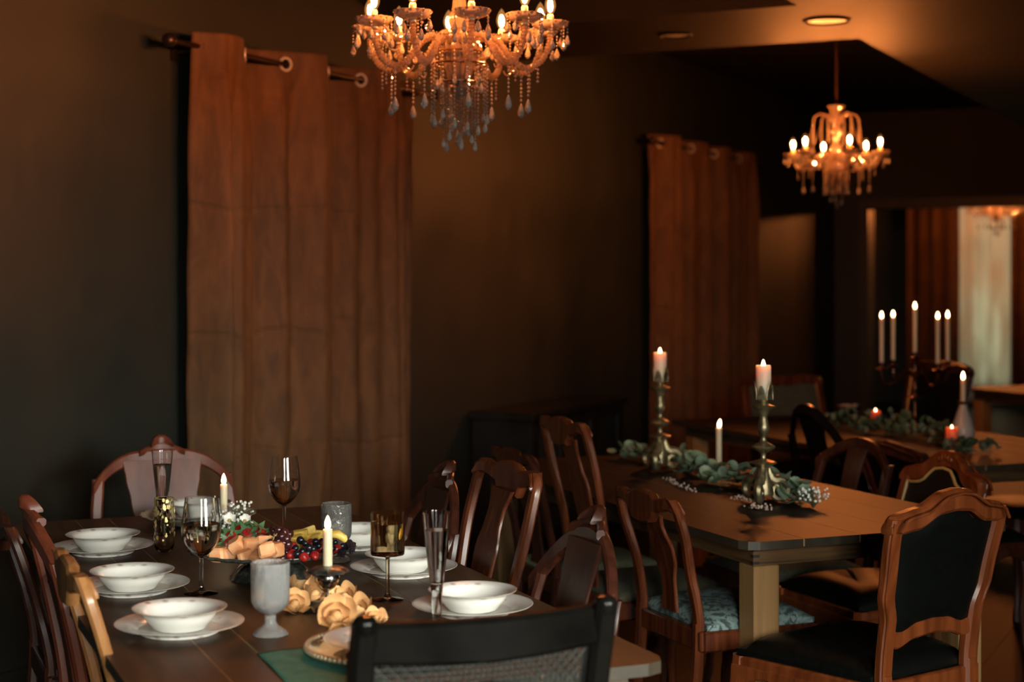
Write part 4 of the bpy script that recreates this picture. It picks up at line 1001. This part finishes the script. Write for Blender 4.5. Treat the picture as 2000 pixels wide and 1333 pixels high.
bn = MB().tube([(-.030, 0, -.003), (-.015, 0, .006), (.005, 0, .008), (.022, 0, .0), (.032, 0, -.012)], [.003, .009, .011, .010, .003], 10).mesh('mango_slice', 'pine')
o = put('mango_slice', bn, None, spot(655, 1050, .850), rot=(0, .15, .1)); tag(o, 'curved golden fruit slice at the right end of the pineapple', 'fruit slice')
BB = MB().ball((0, 0, 0), .0085, 12, 8, (1, 1, .88)).mesh('blueberry', 'blueberry')
for x, y, z, s_ in ((587, 1056, .862, 1.25), (577, 1071, .848, 1), (580, 1083, .838, 1.15), (590, 1077, .845, .9), (604, 1070, .852, 1.1), (616, 1058, .86, 1.0), (612, 1073, .848, 1), (600, 1081, .838, 1.1), (628, 1058, .855, 1), (645, 1062, .848, 1.05), (650, 1072, .84, 1), (668, 1067, .838, .95), (634, 1078, .838, 1), (622, 1066, .852, 1), (596, 1062, .858, .95), (655, 1060, .846, .9)):
    fruit('blueberry', BB, 'blueberry at the front right of the fruit stand', 'blueberry', x, y, z, 'blueberries', (rnd.uniform(-1, 1), rnd.uniform(-1, 1), 0), (s_,)*3)
HS = MB().lathe(sm([(0, -.016), (.008, -.012), (.014, 0), (.010, .010), (0, .012)], 3), 12).mesh('red_berry', 'berry')
for x, y, z in ((570, 1083, .835), (593, 1089, .832), (614, 1086, .833), (658, 1073, .835), (626, 1072, .840), (640, 1084, .832), (608, 1062, .848), (572, 1068, .848), (634, 1066, .846)):
    fruit('red_berry', HS, 'bright red berry among the blueberries at the front right of the fruit stand', 'berry', x, y, z, 'red berries', (1.3, rnd.uniform(-.6, .6), rnd.uniform(0, 6)), (.85, .85, 1.0))
bk = MB()
for k in range(26):
    ph_, th_ = math.acos(1-2*(k+.5)/26), k*2.4
    bk.ball((.0072*math.sin(ph_)*math.cos(th_), .0072*math.sin(ph_)*math.sin(th_), .009*math.cos(ph_)), .0036, 6, 4)
bk = bk.mesh('blackberry', 'blackberry')
for x, y, z in ((676, 1068, .832), (686, 1073, .830), (668, 1080, .831), (682, 1062, .834)):
    fruit('blackberry', bk, 'blackberry at the right rim of the fruit stand', 'blackberry', x, y, z, 'blackberries', (rnd.uniform(-1, 1), rnd.uniform(-1, 1), 0))

# ------------------------------------------------------------------ dried roses and blossom on the set table
def petal_mesh(R, half, e0, e1, flare, seed):
    r_ = random.Random(seed); k1, k2 = r_.uniform(0, 6), r_.uniform(0, 6)
    def fn(u, v):
        U = lerp(-1, 1, u); top_ = e1-.30*abs(U)**2.5*(e1-e0)
        el = lerp(e0, top_, v); az = U*half*(.55+.45*math.sin(PI*min(1, .25+.6*v)))
        rr = R*(1+flare*v**3)*(1+.05*math.sin(3*U+k1)*v); wob = .06*R*math.sin(4*U+k2)*v*v
        return (rr*math.cos(el)*math.sin(az), rr*math.cos(el)*math.cos(az), R*1.05+rr*math.sin(el)*1.05+wob)
    return MB().grid(fn, 8, 7).mesh('petal', 'rose', True, 180)
PET = [[petal_mesh(.0125, 1.15, -1.3, .95, .02, 1+q) for q in range(2)], [petal_mesh(.0185, 1.0, -1.35, .62, .16, 5+q) for q in range(2)], [petal_mesh(.0245, .95, -1.4, .28, .34, 9+q) for q in range(2)]]
ROSEC = MB().lathe(sm([(0, .002), (.006, .006), (.0095, .016), (.006, .025), (0, .0265)], 3), 10).mesh('rose_heart', 'rose')
def rose(label, x, y, z, tilt, rz, s_=1.0, group='dried roses'):
    p = spot(x, y, z); p.z -= .010; t = thing('dried_rose', label, 'rose', p, 0, group); t.rotation_euler = (tilt, 0, rz); t.scale = (s_,)*3
    put('heart', ROSEC, t)
    for ly, n in ((0, 3), (1, 4), (2, 5)):
        for q in range(n):
            put('petal', PET[ly][q % 2], t, rot=((.05*(q % 3)-.05), .04*(q % 2), 2*PI*q/n+ly*.6+.2*(q % 2)))
for args in (('dried peach rose left of the silver candlestick, directly behind the frosted goblet', 572, 1178, .768, 1.0, .5, 1.0),
             ('dried rose lying highest at the left, touching the fruit stand foot', 578, 1150, .775, .6, 2.4, .9),
             ('dried tan rose between frosted goblet and silver candlestick', 604, 1162, .778, .9, 1.2, 1.1),
             ('small crumpled brown rose against the candlestick foot on its left', 622, 1178, .765, 1.3, 2.0, .8),
             ('dried rose with a pointed petal right of the silver candlestick', 676, 1168, .774, .6, -.3, 1.0),
             ('largest open cream rose in front of the silver candlestick', 652, 1203, .778, 1.0, .4, 1.3),
             ('cream rose hanging lowest above the beaded charger', 665, 1226, .768, 1.6, .2, .95),
             ('cream rose just above the corner post of the foreground chair', 700, 1196, .776, .5, -.3, 1.1),
             ('small flat peach rose farthest right of the rose cluster', 731, 1210, .768, .5, .6, .8)):
    rose(*args)
def breath(label, base, n, spread, h, seed, mat='whiteflower', b=.0036, cat='flowers'):
    r_ = random.Random(seed); t = thing('blossom_sprig', label, cat, base)
    st, fl_ = MB(), MB()
    for k in range(n):
        a, rr = r_.uniform(0, 2*PI), spread*r_.random()**.6; p = Vector((rr*math.cos(a), rr*math.sin(a), h*(.45+.55*r_.random())))
        m_ = Vector((p.x*.3, p.y*.3, p.z*.5)); st.tube([(0, 0, .001), m_, p], .0006, 4)
        fl_.ball(p, b*r_.uniform(.7, 1.2), 6, 4)
    st.build('stems', 'stem', t); fl_.build('blossoms', mat, t, kind='stuff'); return t
breath('cloud of tiny white baby\'s breath right of the rear candle', spot(462, 1062, TZ), 70, .050, .085+.03, 1, b=.0042)
breath('tight clump of white baby\'s breath wrapped under the rear candle', spot(438, 1064, TZ), 60, .026, .085, 2, b=.0042)
def bloom(label, x, y, z, s_):
    t = thing('white_flower', label, 'flower', spot(x, y, z)); t.rotation_euler = (.9, 0, .3)
    pm_ = MB().grid(lambda u, v: (lerp(-1, 1, u)*.010*s_*math.sin(PI*(.15+.8*v)), .020*s_*v, .006*s_*v*v+.003*lerp(-1, 1, u)**2), 5, 4).mesh('petal', 'whiteflower', True, 180)
    for k in range(6): put('petal', pm_, t, rot=(.35, 0, k*PI/3))
    MB().ball((0, 0, .004), .005*s_, 8, 5).build('flower_heart', 'piping', t)
bloom('white flower at the far rim of the fruit stand, left of the other', 448, 1019, .87, 1.1)
bloom('white flower at the far rim of the fruit stand beside the strawberries', 478, 1020, .87, 1.0)

# ------------------------------------------------------------------ candlestick table
def gilt_stick(label, clabel, base, rz):
    t = thing('candlestick', label, 'candlestick', base, rz)
    MB().lathe(sm([(0, .03), (.030, .03), (.034, .04), (.028, .075), (.020, .105), (.022, .125), (.040, .134), (.042, .139), (.020, .146), (.010, .150), (.009, .166), (.016, .172), (.034, .184), (.037, .192), (.020, .202), (.012, .208), (.010, .222), (.016, .235), (.020, .255), (.013, .285), (.020, .305), (.036, .318), (.038, .324), (.020, .330), (.012, .336), (.016, .345), (0, .346)], 3), 24).build('stem', 'antique', t)
    for k in range(3):
        a = 2*PI*k/3; d = Vector((math.cos(a), math.sin(a), 0)); pts, rad = [], []
        for i in range(26):
            q = i/25; ang = 1.9-q*8.6; r = .034*(1-q)**.9+.003
            pts.append(d*(.050+math.cos(ang)*r)+Vector((0, 0, .046+math.sin(ang)*r))); rad.append(lerp(.0165, .008, q))
        leg = [d*.012+Vector((0, 0, .128)), d*.018+Vector((0, 0, .108)), d*.028+Vector((0, 0, .088))]
        MB().tube(leg+pts, [.010, .013, .016]+rad, 8).build('scroll_foot', 'antique', t)
    cup = MB()
    for k in range(6):
        a = 2*PI*k/6; d = Vector((math.cos(a), math.sin(a), 0)); s_ = Vector((-d.y, d.x, 0)); z_ = Vector((0, 0, 1))
        h = .045+.014*(k % 2)
        secs = []
        for i in range(7):
            q = i/6; w = .0145*math.cos(q*PI/2*.96)**.6; r = .0272+.0018*q*q*2
            secs.append(csec(d*r+z_*(.346+h*q), s_, d, w, .0016))
        cup.loft(secs)
    cup.lathe([(0, .344), (.020, .345), (.0275, .352), (.028, .366), (.0262, .366), (.0260, .354), (0, .352)], 24).build('leaf_cup', 'antique', t)
    candle(clabel, base+Vector((0, 0, .3535)), .0250, .104, 'wax_pink', 1.0, concave=.010)
gilt_stick('tall ornate gilt candlestick with scroll feet, the farther left of the pair', 'glowing pillar candle on the farther left gilt candlestick', spot(1289, 922, TZ), -1.9)
gilt_stick('tall ornate gilt candlestick with scroll feet, the nearer right of the pair', 'glowing pillar candle on the nearer right gilt candlestick', spot(1491, 986, TZ), -1.95)
b0 = spot(1404, 922, TZ)
t = thing('candle_holder', 'small brass ring holder at the foot of the single taper between the candlesticks', 'candle holder', b0)
MB().lathe(sm([(0, 0), (.030, 0), (.032, .004), (.012, .010), (.011, .022), (.0125, .024), (0, .024)], 3), 20).build('body', 'antique', t)
candle('slim lit white taper standing between the two gilt candlesticks', b0+Vector((0, 0, .0245)), .0112, .145, fs=1.15, tilt=.15)

def leaf_mesh(w, h, mat, cup=.15):
    def pt(k, n, s_): a = 2*PI*k/n; return Vector((w*math.cos(a)*s_, h/2+h/2*math.sin(a)*s_, cup*h*(s_*s_)*(.5+.5*abs(math.cos(a)))))
    n = 10; vs = [(0, h/2, 0)]+[pt(k, n, .55) for k in range(n)]+[pt(k, n, 1) for k in range(n)]
    fs = [(0, 1+k, 1+(k+1) % n) for k in range(n)]+[(1+k, 1+n+k, 1+n+(k+1) % n, 1+(k+1) % n) for k in range(n)]
    return MB().add(vs, fs).mesh('leaf', mat, True, 180)
def garland(label, pts, nleaf, meshes, spread, hgt, seed, size=1.0):
    r_ = random.Random(seed); P = smoothp([tuple(p) for p in pts], 6)
    base = Vector(P[0]); t = thing('garland', label, 'garland', base)
    P = [Vector(p)-base for p in P]
    MB().tube([p+Vector((0, 0, .006)) for p in P], .0028, 6).build('stem', 'stem', t)
    for k in range(nleaf):
        q = r_.random()*(len(P)-1); i = int(q); c_ = P[i].lerp(P[min(i+1, len(P)-1)], q-i)
        a = r_.uniform(0, 2*PI); rr = spread*r_.random()**.7
        z = .006+hgt*r_.random()*(1-rr/spread*.55); p = c_+Vector((rr*math.cos(a), rr*math.sin(a), z))
        s_ = size*r_.uniform(.75, 1.2)
        put('leaf', meshes[r_.randrange(len(meshes))], t, p, rot=(r_.uniform(-.1, 1.25), r_.uniform(-.35, .35), r_.uniform(0, 2*PI)), scale=(s_,)*3)
    return t
EU = [leaf_mesh(.021, .044, 'euca'), leaf_mesh(.024, .046, 'euca'), leaf_mesh(.020, .040, 'euca_y')]
G = lambda *q: [spot(x, y, TZ) for x, y in q]
garland('sparse pale eucalyptus tips left of the far candlestick', G((1216, 896), (1238, 900), (1262, 905)), 34, EU, .06, .055, 1)
garland('round-leaved eucalyptus garland between the two gilt candlesticks', G((1318, 912), (1350, 930), (1385, 945), (1425, 950), (1455, 955)), 135, EU, .075, .075, 2)
garland('nearest cluster of round eucalyptus leaves right of the near candlestick', G((1513, 968), (1538, 980), (1566, 990)), 62, EU, .058, .07, 3, 1.05)
breath('white baby\'s breath at the near end of the eucalyptus garland', spot(1588, 994, TZ), 46, .050, .065, 5, b=.0042)
def dried(label, x0, y0, x1, y1, seed):
    a, b_ = spot(x0, y0, TZ+.004), spot(x1, y1, TZ+.004); r_ = random.Random(seed); t = thing('dried_sprig', label, 'dried flowers', a)
    d = b_-a; MB().tube([(0, 0, 0), d*.5+Vector((0, 0, .004)), d], .0014, 5).build('stem', 'stem', t)
    mb = MB()
    for k in range(36):
        p = d*r_.random()+Vector((r_.uniform(-.016, .016), r_.uniform(-.020, .020), r_.uniform(.0, .014))); mb.ball(p, r_.uniform(.0025, .0045), 6, 4)
    mb.build('blossoms', 'pinkflower', t, kind='stuff')
dried('dried pinkish sprig lying in front of the garland by the far candlestick', 1302, 938, 1352, 962, 1)
dried('dried pinkish sprig left of the near candlestick foot', 1436, 974, 1478, 982, 2)
dried('dried pinkish sprig lying nearest, below the near candlestick foot', 1462, 992, 1500, 996, 3)

# ------------------------------------------------------------------ candelabra table
cb_ = spot(1787, 838, TZ)
t = thing('candelabra', 'slender dark bronze candelabra with five lit tapers', 'candelabra', cb_)
MB().lathe(sm([(0, 0), (.060, 0), (.062, .006), (.040, .018), (.014, .030), (.010, .050), (.016, .058), (.010, .066), (.008, .13), (.012, .145), (.034, .152), (.034, .156), (.012, .166), (.010, .18), (.016, .20), (.009, .23), (.014, .25), (.020, .265), (.010, .28), (.009, .33), (.024, .345), (.028, .350), (.013, .358), (.014, .375), (0, .375)], 3), 18).build('stem', 'copper', t)
heads = [(Vector((0, 0, .375)), 'centre taper, tallest')]
for k, wn in zip(range(4), ('rightmost', 'second from the left', 'leftmost', 'second from the right')):
    an = math.radians(20+90*k); d = Vector((math.cos(an), math.sin(an), 0)); R_c = .19
    pts = smoothp([tuple(d*.012+Vector((0, 0, .255))), tuple(d*.045+Vector((0, 0, .285))), tuple(d*.085+Vector((0, 0, .265))), tuple(d*.125+Vector((0, 0, .225))), tuple(d*.17+Vector((0, 0, .225))), tuple(d*.188+Vector((0, 0, .260))), tuple(d*.19+Vector((0, 0, .295)))], 4)
    MB().tube(pts, .0058, 7).build('arm', 'copper', t)
    h = d*R_c; MB().lathe(sm([(.006, .285), (.028, .298), (.030, .302), (.013, .306), (.011, .318), (.014, .330), (0, .330)], 3), 16, h).build('candle_cup', 'copper', t)
    heads.append((h+Vector((0, 0, .330)), wn))
for h, wn in heads:
    candle('lit ivory taper of the candelabra, '+wn, cb_+h+Vector((0, 0, .0005)), .0105, .215, fs=1.15)
def votive(label, clabel, x, y, hz):
    p = spot(x, y, TZ); t = thing('votive_holder', label, 'candle holder', p)
    MB().lathe(sm([(0, 0), (.030, 0), (.031, .004), (.012, .012), (.011, hz*.6), (.029, hz*.85), (.031, hz), (.028, hz), (.023, hz*.88), (0, hz*.84)], 3), 18).build('body', 'ripple', t)
    candle(clabel, p+Vector((0, 0, hz*.86+.001)), .0262, .054, 'wax_red', .8, concave=.012)
votive('footed glass votive holder far left on the candelabra table', 'orange votive candle left of the candelabra', 1710, 838, .040)
votive('footed glass votive holder in front of the white bottle vase', 'orange votive candle in front of the white bottle vase', 1859, 882, .055)
vp = spot(1881, 860, TZ)
t = thing('bottle_vase', 'white tapered ceramic bottle vase holding a candle', 'vase', vp)
MB().lathe(sm([(0, 0), (.042, 0), (.050, .02), (.050, .05), (.036, .10), (.020, .145), (.014, .165), (.016, .172), (.011, .172), (.010, .160), (0, .155)], 4), 28).build('body', 'ceramic', t)
MB().lathe(sm([(.011, .160), (.022, .168), (.026, .176), (.020, .178), (.0125, .175), (.0125, .164)], 2), 18).build('neck_collar', 'copper', t)
candle('lit taper standing in the white bottle vase', vp+Vector((0, 0, .1605)), .0110, .118, fs=1.2)
FO_ = [leaf_mesh(.014, .040, 'foliage'), leaf_mesh(.011, .036, 'euca'), leaf_mesh(.016, .044, 'foliage')]
garland('dark leafy garland around the candelabra foot', G((1640, 838), (1690, 848), (1740, 852), (1800, 862), (1850, 872)), 190, FO_, .085, .10, 7, 1.1)
garland('trailing leafy end of the garland right of the bottle vase', G((1868, 888), (1900, 886), (1938, 886)), 55, FO_, .06, .06, 8)
p = spot(1657, 812, TZ)
t = thing('berry_bowl', 'small dark bowl with reddish dried petals at the far left of the candelabra table', 'bowl', p)
MB().lathe(sm([(0, 0), (.025, 0), (.030, .008), (.060, .035), (.068, .050), (.064, .050), (.052, .034), (0, .012)], 3), 24).build('body', 'copper', t)
pt_ = MB(); r_ = random.Random(3)
for k in range(40): pt_.ball((r_.uniform(-.045, .045), r_.uniform(-.045, .045), .040+r_.uniform(0, .018)), .009, 6, 4, (1, 1, .5))
pt_.build('dried_petals', 'pinkflower', t, kind='stuff')
